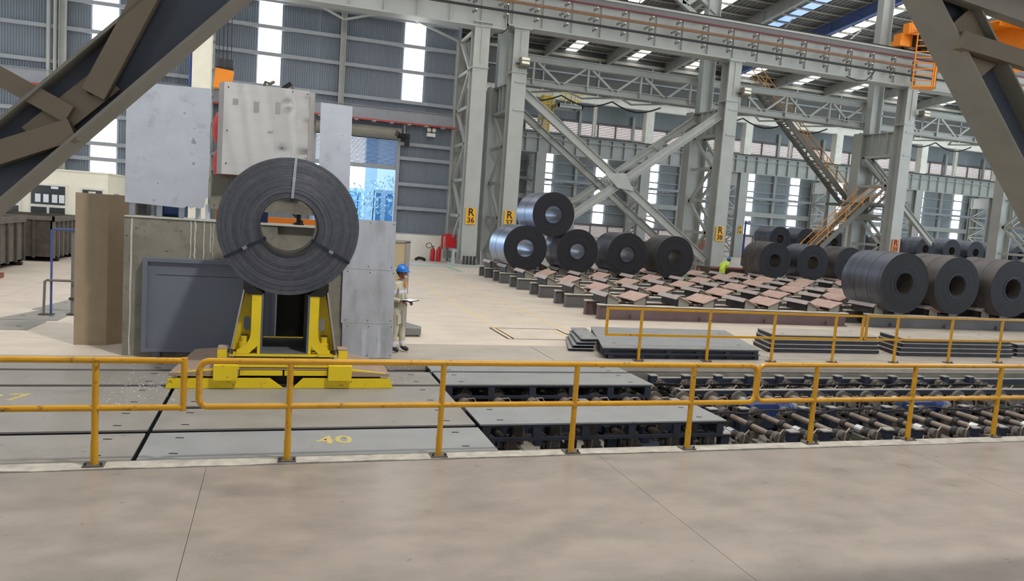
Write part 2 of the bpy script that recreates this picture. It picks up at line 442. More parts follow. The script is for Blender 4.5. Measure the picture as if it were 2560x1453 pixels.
# hatch cover outlined in yellow
for x0, y0, x1, y1 in ((5.44, 18.6, 7.3, 18.6), (5.42, 16.95, 7.2, 16.95)):
    line(x0, y0, x1, y1, 0.05, 'black', 'hatch_frame')
line(5.43, 16.95, 5.43, 18.6, 0.05, 'black', 'hatch_frame'); line(7.28, 16.95, 7.3, 18.6, 0.05, 'black', 'hatch_frame')
line(5.55, 16.95, 5.55, 18.6, 0.1); line(7.15, 16.95, 7.15, 18.6, 0.1)

# plates let into the floor on the far left
for i, (x0, y0, x1, y1) in enumerate(((-6.6, 16.85, -4.62, 18.0), (-5.6, 18.1, -4.4, 19.6), (-5.3, 19.7, -4.2, 22.5))):
    o = MB().prism([(x0, y0), (x1, y0), (x1+0.05, y1), (x0+0.5, y1)], 'z', -0.02, 0.012).build('floor_plate', 'plate_deck')
    tag(o, ['grey steel floor plate at the outer end of the three by the pipe frames', 'middle grey steel floor plate under the feet of the pipe frames', 'grey steel floor plate behind the pipe frames, nearest the bins'][i], 'floor plate', 'floor plates beside the pipe frames')
    for sx_ in (x0+0.35, x1-0.3):
        bx('lifting_slot', 'black', o, sx_, sx_+0.1, (y0+y1)/2-0.2, (y0+y1)/2-0.16, 0.010, 0.014)

# ================================================================== WALLS
# ---- corrugated wall behind the near bay
def corrugated(mb, x0, x1, y, z0, z1, period=0.125, depth=0.03):
    xs = []; n = int((x1-x0)/period)
    for i in range(n):
        a = x0+i*period
        xs += [(a, 0), (a+period*.5, 0), (a+period*.6, depth), (a+period*.9, depth)]
    xs.append((x1, 0)); m = len(xs)
    vs = [(x, y+d, z0) for x, d in xs]+[(x, y+d, z1) for x, d in xs]
    mb.add(vs, [(i, i+1, i+1+m, i+m) for i in range(m-1)])
WB = 44.55
mb = MB()
corrugated(mb, -28, 1.95, WB, 1.45, 24); corrugated(mb, 6.62, 9.9, WB, 1.45, 24); corrugated(mb, 1.95, 6.62, WB, 7.5, 24)
wb = struct('wall_back', mb, 'wall_sheet')
bx('masonry_base', 'white_paint', wb, -28, 1.95, WB-0.12, WB+0.1, 0, 1.5); bx('masonry_base', 'white_paint', wb, 6.62, 9.9, WB-0.12, WB+0.1, 0, 1.5)
bx('masonry_cap', 'girt', wb, 6.62, 9.9, WB-0.14, WB+0.1, 1.5, 1.56); bx('masonry_cap', 'girt', wb, -28, 1.95, WB-0.14, WB+0.1, 1.5, 1.56)
for z in (3.02, 4.42, 5.92, 6.75):
    MB().profile((6.62, WB-.14, z), (9.8, WB-.14, z), [(-.12,-.1),(.12,-.1),(.12,.1),(.09,.1),(.09,-.07),(-.12,-.07)]).build('girt', 'girt', wb)
for z in (3.02, 4.42, 5.22, 6.67, 8.16):
    MB().profile((-28, WB-.14, z), (1.95, WB-.14, z), [(-.12,-.1),(.12,-.1),(.12,.1),(.09,.1),(.09,-.07),(-.12,-.07)]).build('girt', 'girt', wb)
for z in (9.15, 10.88, 12.33, 13.75, 15.2, 16.8):
    MB().profile((-28, WB-.14, z), (9.8, WB-.14, z), [(-.12,-.1),(.12,-.1),(.12,.1),(.09,.1),(.09,-.07),(-.12,-.07)]).build('girt', 'girt', wb)
MB().ib((-28, WB-.3, 8.3), (9.8, WB-.3, 8.3), 0.75, 0.3, .03).build('wall_beam', 'girt', wb)
for x in (-24.5, -17.6, -10.65, 3.22):
    MB().ib((x, WB-.35, 0 if x < 0 else 7.4), (x, WB-.35, 18), .3, .34, .03, (1,0,0)).build('wall_post', 'steel_paint', wb)
for a, b in (((0.4, 14.3), (3.2, 13.2)), ((6.1, 14.1), (3.2, 13.2)), ((0.4, 14.3), (6.1, 14.1)), ((-5, 14.35), (0.4, 14.3)), ((6.1, 14.1), (9.7, 12.9))):
    MB().bar((a[0], WB-.6, a[1]), (b[0], WB-.6, b[1]), .1, .12).build('wind_brace', 'steel_paint', wb)
for x in (-11.3, -11.0):
    MB().tube((x, WB-.32, 6.6), (x, WB-.32, 18), .09, 8).build('down_pipe', 'steel_paint', wb)
# translucent strips between the girts
wn = 0
gz = [2.0, 3.02, 4.42, 5.22, 6.67, 8.0, 9.15, 10.88, 12.33, 13.75, 15.2, 16.8]
def strip(x0, x1, y, zs, gap=.11, m='daylight_pane', fr=0.0):
    global wn
    wn += 1
    s = sempty('window_%d' % wn, (x0, y, zs[0]))
    for a, b in zip(zs[:-1], zs[1:]):
        bx('pane', m, s, x0, x1, y-.02, y, a+gap, b-gap)
    return s
strip(-9.38, -8.18, WB-.01, [z for z in gz if z >= 2.0])
strip(-17.5, -16.3, WB-.01, [z for z in gz if z >= 2.0]); strip(-25.6, -24.4, WB-.01, [z for z in gz if z >= 2.0])
strip(-1.29, -0.1, WB-.01, [z for z in gz if z >= 9.1]); strip(6.72, 7.9, WB-.01, [z for z in gz if z >= 9.1])
# ---- roller door
dr = sempty('door_1', (4.3, WB, 0))
bx('door_frame', 'girt', dr, 1.8, 2.0, WB-.25, WB+.1, 0, 7.4); bx('door_frame', 'girt', dr, 6.56, 6.76, WB-.25, WB+.1, 0, 7.4)
mb = MB(); mb.tube((1.9, WB-.45, 7.25), (6.7, WB-.45, 7.25), .36, 14); mb.build('shutter_roll', 'shutter_box', dr)
for k in range(20):
    z = 6.93-k*0.074
    MB().box(2.0, 6.56, WB-.1, WB-.06, z-.052, z).build('shutter_slat', 'shutter', dr)
bx('bottom_rail', 'girt', dr, 2.0, 6.56, WB-.13, WB-.03, 5.20, 5.46)
# ---- end walls, unseen side of the hall
struct('wall_left', MB().box(-28.3, -28, -10, 44.6, 0, 24), 'wall_sheet')
for y in (6, 12, 18, 24, 30, 36): 
    wn += 1; s = sempty('window_%d' % wn, (-28, y, 2)); bx('pane', 'daylight_pane', s, -27.99, -27.96, y, y+2.2, 2.0, 11)
struct('wall_front', MB().box(-28, 60, -10.3, -10, 0, 24), 'roof_sheet')
for k in range(-3, 6):
    x = .45+8.1*k; wn += 1; s = sempty('window_%d' % wn, (x, -10, 2))
    for z in (2, 4, 6, 8, 10): bx('pane', 'daylight_pane', s, x, x+1.2, -9.99, -9.97, z+.1, z+1.9)
struct('wall_right', MB().box(110, 110.3, -10, 84.2, 0, 28), 'far_sheet')
struct('wall_gable', MB().box(9.92, 10.1, 44.75, 84.2, 0, 27), 'far_sheet')
# ---- roof over the near bay (above the view) with translucent strips
rf = struct('ceiling', MB().box(-28.3, 110, -10.3, 44.4, 24, 24.2), 'roof_sheet')
for k in range(12):
    x = -24+k*7.0
    wn += 1; s = sempty('window_%d' % wn, (x, 20, 24)); bx('pane', 'skylight', s, x, x+1.5, 4.5, 43, 23.95, 23.98)

# ================================================================== FAR BAY
YW = 84.0
mb = MB(); corrugated(mb, 10, 110, YW, 0, 24, .33, .02)
wf = struct('wall_far', mb, 'far_sheet')
bx('masonry_base', 'white_paint', wf, 10, 110, YW-.1, YW-.02, 0, 1.2)
for z in (2.85, 4.3, 7.1, 8.45, 9.75, 11.0, 12.2):
    bx('girt', 'girt', wf, 10, 110, YW-.22, YW-.06, z-.09, z+.09)
bx('gutter_beam', 'steel_paint', wf, 10, 110, YW-.6, YW-.2, 5.25, 5.85)
for k in range(12):
    x = 33.8+6.97*k
    bx('wall_post', 'steel_paint', wf, x-.16, x+.16, YW-.45, YW-.1, 0, 16)
for k in range(-1, 11):
    x = 29.55+6.97*k
    strip(x, x+1.28, YW-.08, [2.85, 4.3, 5.25, 5.85, 7.1, 8.45, 9.75, 11.0], .09)
# louvre bands, upper and lower
for (z0, z1, xa, xb, sp) in ((13.2, 14.75, 27, 108, 2.3), (1.25, 2.7, 27, 108, 2.3)):
    wn += 1; lv = sempty('window_%d' % wn, ((xa+xb)/2, YW, z0))
    x = xa
    while x < xb:
        mb = MB()
        for j in range(8):
            z = z0+j*(z1-z0)/8
            mb.prism([(YW-.32, z), (YW-.30, z), (YW-.14, z+.16), (YW-.16, z+.16)], 'x', x+.06, x+sp-.06)
        mb.build('louvre_blades', 'louvre', lv)['kind'] = 'stuff'
        bx('louvre_post', 'louvre_frame', lv, x-.06, x+.06, YW-.36, YW-.1, z0, z1)
        x += sp
    bx('pane', 'louvre_light', lv, xa, xb, YW-.13, YW-.11, z0+.05, z1-.05)
    bx('louvre_rail', 'louvre_frame', lv, xa, xb, YW-.36, YW-.1, z1, z1+.16)
# walkway along the far wall
t = thing('wall_walkway', 'long thin grey walkway beam carrying small lamps along the far wall', 'walkway', (65, YW-1, 7.4))
bx('deck', 'girt', t, 20, 108, YW-1.3, YW-.5, 7.55, 7.62); bx('side_rail', 'girt', t, 20, 108, YW-1.34, YW-1.3, 7.45, 7.75)
for k in range(44):
    bx('bracket', 'tread', t, 21+k*2, 21.9+k*2, YW-1.36, YW-1.2, 7.3, 7.38)

# roof of the far bay: slopes up towards the camera
def rz(y): return 21.55+0.1*(84-y)
mb = MB(); y0, y1 = 44.4, 84.2
xs = []; per = 0.5
for i in range(int(100/per)): xs += [(10+i*per, 0), (10+i*per+.3, 0), (10+i*per+.35, .06), (10+i*per+.45, .06)]
m = len(xs)
mb.add([(x, y0, rz(y0)+.17+d) for x, d in xs]+[(x, y1, rz(y1)+.17+d) for x, d in xs], [(i, i+1, i+1+m, i+m) for i in range(m-1)])
rc = struct('ceiling_far_bay', mb, 'roof_sheet')
PU = [83.2-1.75*k for k in range(23)]
for y in PU:
    MB().profile((10, y, rz(y)+.08), (110, y, rz(y)+.08), [(-.1,-.07),(.1,-.07),(.1,-.05),(-.07,-.05),(-.07,.07),(-.1,.07)]).build('purlin', 'purlin', rc)
for k in range(-1, 11):
    x = 30.2+7.6*k
    wn += 1; s = sempty('window_%d' % wn, (x, 64, 24))
    for ya, yb in zip(PU[1:], PU[:-1]):
        mm = 'skylight_blue' if k == 2 and ya < 76 else 'skylight'
        MB().add([(x, ya+.1, rz(ya+.1)+.15), (x+1.3, ya+.1, rz(ya+.1)+.15), (x+1.3, yb-.1, rz(yb-.1)+.15), (x, yb-.1, rz(yb-.1)+.15)], [(0, 1, 2, 3)]).build('pane', mm, s)
for k in range(-1, 10):
    x = 27.7+7.5*k
    mb = MB(); mb.ib((x, 44.4, rz(44.4)-.55), (x, 83.6, rz(83.6)-.55), 1.0, .42, .035)
    for y in range(46, 84, 4): mb.box(x-.2, x+.2, y-.02, y+.02, rz(y)-1.0, rz(y)-.1)
    mb.build('rafter', 'rafter_blue' if k == 3 else 'steel_paint', rc)
# small sag bars and hung lamps in the roof
for k in range(5):
    x = 25+7.9*k
    MB().bar((x+8.0, 70, rz(70)-.3), (x+5.0, 62, rz(62)-.3), .1, .1).build('roof_brace', 'steel_paint', rc)

# upper wall over the second row of columns
up = struct('wall_upper', MB().box(10, 110, 80.6, 80.75, 17.2, rz(80.6)+.1), 'upper_sheet_shaded')
for k in range(13): bx('wall_post', 'girt', up, 20.9+6.7*k, 21.1+6.7*k, 80.45, 80.6, 17.2, 21.3)
bx('eave_beam', 'purlin', up, 10, 110, 80.35, 80.6, 21.25, 21.55)
bx('girt', 'girt', up, 10, 110, 80.45, 80.6, 19.4, 19.55)
o = MB().ib((10.2, 80.1, 16.8), (109.9, 80.1, 16.8), .85, .6, .06).build('sill_beam', 'white_paint')
tag(o, 'long bright white beam above the louvred opening of the second column row', 'beam')
# middle posts between columns in the opening
for k in range(6):
    x = 34.1+13.3*k
    o = MB().ib((x, 80.1, 12.7), (x, 80.1, 16.45), .35, .4, .04, (1,0,0)).build('opening_post', 'white_paint')
    tag(o, 'slim white post over the far crane girder, %s counted from the yellow ladder' % ['first', 'second', 'third', 'fourth', 'fifth', 'sixth'][k], 'post', 'slim posts over the far crane girder')

# second-row crane girder
t = thing('crane_girder', 'long pale crane girder on the second row of columns below the louvres', 'crane girder', (60, 80, 10.4))
mb = MB(); mb.ib((16, 80, 11.4), (109, 80, 11.4), 2.1, .7, .06, (0,0,1)); mb.build('girder_beam', 'steel_paint', t)
for k in range(62):
    x = 17+1.5*k
    bx('stiffener', 'steel_paint', t, x-.03, x+.03, 79.68, 79.97, 10.42, 12.4)
bx('girder_ledge', 'steel_paint', t, 16, 109, 79.6, 79.98, 11.9, 11.97); bx('crane_rail', 'steel_dark', t, 16, 109, 79.9, 80.1, 12.45, 12.62)
# second-row columns
def laced(x0, x1, ya, yb, z0, z1, n, mb, off=0):
    zs = [z0+(z1-z0)*i/n for i in range(n+1)]
    for i in range(n):
        a, b = (ya, yb) if (i+off) % 2 == 0 else (yb, ya)
        for x in (x0, x1):
            mb.append((( x, a, zs[i]), (x, b, zs[i+1])))
    for z in zs:
        for x in (x0, x1): mb.append(((x, ya, z), (x, yb, z)))
XP = [27.9, 40.9, 54.3, 67.7, 81.5, 95]
for i, x in enumerate(XP):
    t = thing('building_column', ['second-row pale laced column seen just right of the column signed R 37', 'second-row laced column behind the crossed braces', 'second-row laced column with a small sign, just right of column R 38', 'second-row laced column seen behind the stair', 'second-row laced column just right of column R 39', 'second-row laced column at far right behind the dark brace'][i], 'column', (x, 80, 0), 'second row of columns')
    mb = MB(); mb.ib((x, 80, 0), (x, 80, 10.4), .8, 1.15, .05, (0,1,0)); mb.build('front_leg', 'steel_paint', t)
    mb = MB(); mb.ib((x, 83.3, 0), (x, 83.3, 10.4), .5, .8, .05, (0,1,0)); mb.build('rear_leg', 'steel_paint', t)
    mb = MB(); mb.box(x-.5, x+.5, 79.6, 80.5, 12.6, 16.4); mb.build('upper_leg', 'white_paint', t)
    mb = MB(); mb.box(x-.3, x+.3, 80.4, 83.4, 8.9, 10.3); mb.build('head_plate', 'steel_paint', t)
    L = []; laced(x-.35, x+.35, 80.4, 83.1, .6, 8.9, 6, L)
    for a, b in L: MB().bar(a, b, .12, .14).build('lacing_bar', 'steel_paint', t)
    s = bx('sign_plate', 'sign_yellow', t, x-.25, x+.25, 79.52, 79.56, 2.9, 3.9)
    text('sign_letter', 'P', .55, (x, 79.51, 3.62), (PI/2, 0, 0), 'ink', s); text('sign_number', str(36+i), .42, (x, 79.51, 3.12), (PI/2, 0, 0), 'ink', s)

# ================================================================== COLUMNS OF THE FIRST ROW
RC = [('R', '36', 9.88, 10.73), ('R', '37', 12.12, 12.98), ('R', '38', 25.83, 26.7), ('R', '39', 39.5, 40.36), ('R', '40', 53.3, 54.2)]
RL = ['pale steel column with yellow sign R 36 at the end of the corrugated wall', 'pale steel column with yellow sign R 37 behind the triple coil stack', 'pale steel column with yellow sign R 38 between the two coil racks', 'pale steel column with faded orange sign R 39 beside the stair', 'laced steel column partly hidden by the dark brace at the far right']
def rcol(i, sg, num, x0, x1, label):
    xc = (x0+x1)/2; w = x1-x0
    t = thing('building_column', label, 'column', (xc, 41, 0), 'first row of columns')
    mb = MB(); mb.ib((xc, 41, 0.35), (xc, 41, 13.3), .85, w, .06, (0,1,0))
    mb.build('front_leg', 'steel_paint', t)
    bx('stiffener', 'steel_paint', t, xc-.04, xc+.04, 40.52, 40.6, 11.2, 13.2); bx('collar_plate', 'steel_paint', t, x0-.03, x1+.03, 40.5, 41.5, 10.9, 10.96); bx('cap_plate', 'steel_paint', t, x0-.1, x1+.1, 40.4, 41.7, 13.28, 13.36)
    if i >= 1: bx('ledge_plate', 'steel_paint', t, x0+.2, x1-.02, 40.5, 40.58, 10.38, 10.45); bx('ledge_plate', 'steel_paint', t, x0+.2, x1-.02, 40.5, 40.58, 8.85, 8.92)
    xr = xc+.0 if i else xc-.2
    mb = MB(); mb.ib((xr, 44.42, .2), (xr, 44.42, 10.6 if i else 13), 1.3 if i else .7, .85, .05, (1,0,0)); mb.build('rear_leg', 'steel_paint', t)
    mb = MB(); mb.box(x0-.45, x1+.45, 40.1, 41.9, .06, .14); mb.box(x0-.5, x1+.5, 40, 42, 0, .06)
    for sx_ in (x0-.35, x1+.31): mb.prism([(40.6, .14), (41.4, .14), (41.2, .9), (40.8, .9)], 'x', sx_, sx_+.04)
    mb.build('base_plate', 'steel_paint', t)
    for k in range(4):
        mb = MB(); mb.tube((x0+.12+k*(w-.24)/3, 40.3, .14), (x0+.12+k*(w-.24)/3, 40.3, .62), .07, 8); mb.build('anchor_bolt', 'steel_dark', t)
    if i:
        mb = MB(); mb.box(xc-.05, xc+.05, 41.4, 44.6, 8.95, 10.55); mb.box(xc-.3, xc+.3, 41.4, 44.6, 10.5, 10.56); mb.box(xc-.3, xc+.3, 41.4, 44.6, 8.92, 8.98)
        for y in (42.1, 42.8, 43.5): mb.box(xc-.28, xc+.28, y-.03, y+.03, 8.98, 10.5)
        mb.build('bracket_plate', 'steel_paint_b', t)
        mb = MB(); mb.ib((xc+.1, 44.0, 10.56), (xc+.1, 44.0, 25.5), .9, .6, .05, (1,0,0)); mb.build('roof_post', 'steel_paint_b', t)
    L = []; laced(xc-.36, xc+.36, 41.5, 43.95, .8, 8.9 if i else 12.9, 4 if i else 6, L, 1)
    for a, b in L: MB().bar(a, b, .14, .17).build('lacing_bar', 'steel_paint', t)
    sx0 = x0+.13
    m_sign = 'sign_yellow' if i < 3 else 'ink_orange'
    s = bx('sign_plate', m_sign, t, sx0, sx0+.56, 40.5, 40.53, 2.38, 3.28)
    text('sign_letter', sg, .58, (sx0+.28, 40.495, 3.03), (PI/2, 0, 0), 'ink', s); text('sign_number', num, .42, (sx0+.28, 40.495, 2.6), (PI/2, 0, 0), 'ink', s)
    return t
for i, (sg, num, x0, x1) in enumerate(RC): rcol(i, sg, num, x0, x1, RL[i])
# the column further left, behind the shield wall
t = thing('building_column', 'cream steel column rising behind the grey metal sheet left of the shield', 'column', (-3.75, 41, 0), 'first row of columns')
mb = MB(); mb.ib((-3.77, 41, 0), (-3.77, 41, 13.1), .85, .85, .06, (0,1,0)); mb.build('front_leg', 'cream_paint', t)
mb = MB(); mb.ib((-3.7, 44, 0), (-3.7, 44, 13.1), .5, .4, .05, (1,0,0)); mb.build('rear_leg', 'steel_paint', t)
L = []; laced(-3.5, -3.9, 41.5, 43.8, 1, 12.5, 8, L)
for a, b in L: MB().bar(a, b, .14, .16).build('lacing_bar', 'steel_paint', t)
MB().tube((-4.3, 40.9, 0), (-4.3, 40.9, 10), .07, 8).build('blue_pipe', 'pipe_blue', t)

# floodlights on the columns
for i, (x, z) in enumerate(((12.55, 11.45), (26.75, 11.5), (40.6, 11.65))):
    t = thing('floodlight', ['small box floodlight on the column behind the coil stack', 'small box floodlight on the column between the two coil racks', 'small box floodlight on the column beside the stair'][i], 'floodlight', (x, 40.3, z), 'floodlights on the columns')
    mb = MB(); mb.prism([(40.0, z-.2), (40.5, z-.3), (40.5, z+.25), (40.1, z+.25)], 'x', x-.1, x+.4); mb.build('housing', 'lamp_body', t)
    for k in (0, 1): MB().prism([(39.97-.0, z-.12+k*.2), (40.03, z-.12+k*.2), (40.07, z+.02+k*.2), (40.01, z+.02+k*.2)], 'x', x-.07, x+.37).build('reflector', 'cream_paint', t)
    bx('bracket', 'knob_grey', t, x-.3, x-.1, 40.2, 40.5, z-.1, z-.05)

# ================================================================== CRANE GIRDERS OF THE FIRST ROW
GL = [('pale deep crane girder at the top, left part ending over column R 36', -28, 11.62, 13.08), ('pale deep crane girder at the top running right from column R 37', 11.68, 70, 13.36)]
for lab, xa, xb, zb in GL:
    t = thing('crane_girder', lab, 'crane girder', ((xa+xb)/2, 41, zb))
    mb = MB(); mb.box(xa, xb, 40.5, 41.5, zb, zb+.08); mb.box(xa, xb, 40.62, 40.72, zb+.08, 15.55); mb.box(xa, xb, 40.4, 41.6, 15.5, 15.6); mb.box(xa, xa+.05, 40.5, 41.5, zb, 15.5); mb.box(xb-.05, xb, 40.5, 41.5, zb, 15.5)
    mb.build('girder_beam', 'steel_paint', t)
    x = 11.95 if xa > 0 else -0.3
    while x < (xb-0.3 if xa > 0 else 11.5):
        bx('stiffener', 'steel_paint', t, x-.025, x+.025, 40.5, 40.62, zb+.08, 15.5); x += 1.75
    bx('upper_band', 'girder_band', t, xa, xb, 40.46, 40.62, 15.18, 15.5)
    bx('crane_rail', 'cable_black', t, xa, xb, 40.75, 40.95, 15.6, 15.8)
    bx('rail_clip_strip', 'number_yellow', t, xa, xb, 40.5, 40.75, 15.6, 15.64)
# conductor lines with their holders
for nm, m, z, rr, lab in (('conductor_rail', 'cable_red', 15.06, .05, 'dark red conductor rail, highest of the three along the crane girder'), ('conductor_rail', 'cable_orange', 14.53, .075, 'orange brown conductor rail, middle of the three along the crane girder'), ('conductor_rail', 'cable_black', 13.98, .065, 'black conductor rail, lowest of the three along the crane girder')):
    o = MB().box(-28, 70, 40.12-rr*.5, 40.12+rr*.5, z-rr, z+rr).build(nm, m); tag(o, lab, 'conductor rail', 'conductor rails')
pr = thing('conductor_holder', 'conductor holder bracket on the girder, second right of column R 37', 'bracket', (14.9, 40.3, 14), 'conductor holders along the crane girder')
def holder(t, x):
    mb = MB(); mb.box(x-.05, x+.0, 40.2, 40.3, 13.75, 15.0); mb.build('strap', 'purlin', t)
    for z, dx in ((14.86, .0), (14.25, .0), (13.74, .0), (14.3, -.3)):
        mb = MB(); mb.bar((x+dx-.1, 40.15, z-.07), (x+dx+.12, 40.15, z+.05), .1, .12); mb.build('insulator', 'knob_grey', t)
        bx('tip', 'cream_paint', t, x+dx+.06, x+dx+.14, 40.08, 40.2, z+.07, z+.13) if dx == 0 else None
holder(pr, 14.9)
for k in range(-3, 15):
    if k: clone(pr, dx=1.745*k, label='conductor holder bracket on the girder, %s' % ('%s left of the gap between girders' % ORD[-k-1] if k < 0 else '%s right of column R 37' % ORD[k+1]))
# hanging loop of cable near column R 39
o = MB().path([(34.2, 40.3, 13.35), (35.0, 40.2, 13.15), (35.6, 40.1, 13.25), (36.0, 40.1, 13.6), (36.2, 40.1, 13.95)], .035, 6).build('cable', 'cable_black'); tag(o, 'short black cable looping under the crane girder left of column R 39', 'cable')

# ================================================================== LATTICE TRUSSES BEHIND THE GIRDER
def truss(xa, xb, nodes, label):
    t = thing('lattice_truss', label, 'truss', ((xa+xb)/2, 44.4, 11), 'lattice trusses between the columns')
    MB().ib((xa, 44.4, 12.62), (xb, 44.4, 12.62), .42, .4, .04).build('top_chord', 'steel_paint', t)
    MB().ib((xa, 44.4, 11.2), (xb, 44.4, 11.2), .4, .4, .04).build('bottom_chord', 'steel_paint', t)
    for i, x in enumerate(nodes):
        MB().bar((x, 44.3, 12.4), (x, 44.3, 11.1), .12, .14, (0,1,0)).build('vertical', 'steel_paint', t)
        if x-1.8 > xa: MB().bar((x-.2, 44.3, 12.4), (x-1.65, 44.3, 11.3), .12, .14, (0,1,0)).build('diagonal', 'steel_paint', t)
        if x+1.8 < xb+.6: MB().bar((x+.25, 44.3, 12.4), (min(x+1.7, xb-.1), 44.3, 11.3), .14, .14, (0,1,0)).build('diagonal', 'steel_paint', t)
    n = int((xb-xa)/3.6)
    for k in range(n):
        MB().bar((xa+3.6*k, 44.6, 11.0), (xa+3.6*k+1.8, 46.6, 11.0), .1, .1).build('lateral_bar', 'steel_paint', t)
        MB().bar((xa+3.6*k+1.8, 46.6, 11.0), (xa+3.6*k+3.6, 44.6, 11.0), .1, .1).build('lateral_bar', 'steel_paint', t)
    pts = []
    for k in range(n*6+1):
        x = xa+.3+k*.6; pts.append((x, 46.4, 11.0-.5*abs(math.sin(PI*k/6))))
    MB().path(pts, .05, 5).build('festoon_cable', 'cable_black', t)
truss(13.4, 26.4, [14.6, 18.2, 21.85, 25.45], 'grey lattice truss between columns R 37 and R 38')
truss(27.1, 40.2, [29.2, 32.9, 36.5, 39.4], 'grey lattice truss between columns R 38 and R 39, crossed by the stair')
truss(40.9, 54, [42.6, 46.2, 49.9, 53.4], 'grey lattice truss right of column R 39, running behind the dark brace')
# V bracing above the girder at column R 38
t = thing('roof_bracing', 'white V-shaped roof bracing above the crane girder by column R 38', 'bracing', (22, 44, 16))
for a, b in (((18.5, 20.5), (25.6, 16.4)), ((24.2, 20.5), (24.2, 17.2)), ((24.4, 17.2), (28.6, 20.5)), ((21.0, 20.5), (26.6, 17.0))):
    MB().bar((a[0], 44, a[1]), (b[0], 44, b[1]), .28, .28).build('strut', 'steel_paint', t)
# ================================================================== CROSSED BRACES R37 - R38
t = thing('cross_bracing', 'large X-shaped double brace spanning between columns R 37 and R 38', 'bracing', (19.5, 42.5, 5.5))
def strut(a, b, y, w=.48): MB().ib((a[0], y, a[1]), (b[0], y, b[1]), w, .3, .04, (0,0,1)).build('brace_strut', 'steel_paint', t)
strut((13.1, 9.9), (25.7, 1.1), 41); strut((25.75, 10.05), (13.3, .9), 41.05)
strut((13.4, 9.6), (25.6, .95), 43.9, .42); strut((25.7, 10.05), (13.4, 1.0), 43.95, .42)
MB().prism([(18.3, 5.9), (19.2, 5.1), (20.3, 5.0), (19.6, 6.0)], 'y', 40.8, 40.84).build('gusset_plate', 'steel_paint', t)
for s_, (p, q) in enumerate((((13.1, 9.9), (25.7, 1.1)), ((25.75, 10.05), (13.3, .9)))):
    for k in range(7):
        f = (k+.8)/8; g = (k+1.3)/8
        a = (p[0]+(q[0]-p[0])*f, 41.1, p[1]+(q[1]-p[1])*f); b = (p[0]+(q[0]-p[0])*g, 43.8, p[1]+(q[1]-p[1])*g)
        if k % 2: a, b = (a[0], 43.8, a[2]), (b[0], 41.1, b[2])
        MB().bar(a, b, .1, .1).build('tie_bar', 'steel_paint', t)
t = thing('cross_bracing', 'short diagonal brace crossing behind the landing at column R 39', 'bracing', (40, 43.9, 7))
MB().ib((37.6, 43.8, 4.5), (42.2, 43.8, 8.1), .4, .3, .04).build('brace_strut', 'steel_paint', t); MB().ib((39.6, 43.8, 8.8), (46.5, 43.8, 3.2), .4, .3, .04).build('brace_strut', 'steel_paint', t)

# ================================================================== STAIR
t = thing('steel_stair', 'grey two-flight steel stair with orange handrails climbing beside column R 39', 'stair', (36, 42.6, 0))
def flight(x0, z0, x1, z1, ntr, yf=42.15, yb=43.1, rail=True):
    for y in (yf, yb): MB().bar((x0, y, z0), (x1, y, z1), .06, .34, (0,0,1)).build('stringer', 'stair_grey', t)
    for k in range(ntr):
        f = (k+.5)/ntr; x = x0+(x1-x0)*f; z = z0+(z1-z0)*f
        bx('tread', 'tread', t, x-.13, x+.13, yf, yb, z-.02, z+.03)
    for y in (yf, yb):
        for h in (.55, 1.05): MB().tube((x0, y, z0+h), (x1, y, z1+h), .032, 6).build('handrail', 'stair_orange', t)
        for k in range(5):
            f = (k+.3)/4.6; x = x0+(x1-x0)*f; z = z0+(z1-z0)*f
            MB().tube((x, y, z), (x, y, z+1.05), .03, 6).build('baluster', 'stair_orange', t)
flight(32.7, 0, 38.7, 5.6, 22)
flight(40.0, 5.65, 31.2, 13.3, 28, 45.2, 46.15)
bx('landing', 'stair_grey', t, 38.6, 41.4, 42.1, 46.2, 5.5, 5.66); bx('landing_beam', 'stair_grey', t, 37.4, 41.6, 42.5, 42.7, 4.5, 4.75)
for y in (42.1,):
    for h in (.55, 1.1): MB().tube((38.9, y, 5.66+h), (41.4, y, 5.66+h), .03, 6).build('handrail', 'stair_orange', t)
    for x in (38.9, 39.7, 40.5, 41.4): MB().tube((x, y, 5.66), (x, y, 6.76), .03, 6).build('baluster', 'stair_orange', t)
for h in (.55, 1.1): MB().tube((41.4, 42.1, 5.66+h), (41.4, 46.2, 5.66+h), .03, 6).build('handrail', 'stair_orange', t)
for x in (38, 41.2): MB().bar((x, 43.1, 0), (x, 43.1, 5.5), .2, .2).build('support_post', 'steel_paint', t)

# ================================================================== YELLOW LADDER AND HUNG PLATFORM ON THE FAR ROW
t = thing('caged_ladder', 'yellow caged ladder on the second column row beside the small hung platform', 'ladder', (27.9, 79.3, 13))
for x in (27.5, 28.3): MB().tube((x, 79.2, 12.6), (x, 79.2, 16.6), .1, 6).build('stile', 'ladder_yellow', t)
for z in (12.7, 16.5):
    for x in (27.5, 28.3): bx('fixing', 'ladder_yellow', t, x-.06, x+.06, 79.2, 80.0, z-.06, z+.06)
for k in range(12): MB().tube((27.5, 79.2, 12.8+k*.32), (28.3, 79.2, 12.8+k*.32), .05, 6).build('rung', 'ladder_yellow', t)
for k in range(4):
    z = 13.9+k*.8; MB().path([(27.3+.6+.75*math.cos(a), 79.2-1.0*math.sin(a), z) for a in [PI*j/8 for j in range(9)]], .06, 5).build('cage_hoop', 'ladder_yellow', t)
for k in (1, 4, 7): MB().tube((27.9+.75*math.cos(PI*k/8), 79.2-1.0*math.sin(PI*k/8), 13.9), (27.9+.75*math.cos(PI*k/8), 79.2-1.0*math.sin(PI*k/8), 16.5), .06, 5).build('cage_bar', 'ladder_yellow', t)
t = thing('hung_platform', 'small grey platform with yellow rails hung under the far sill beam', 'platform', (30, 78.6, 15.3))
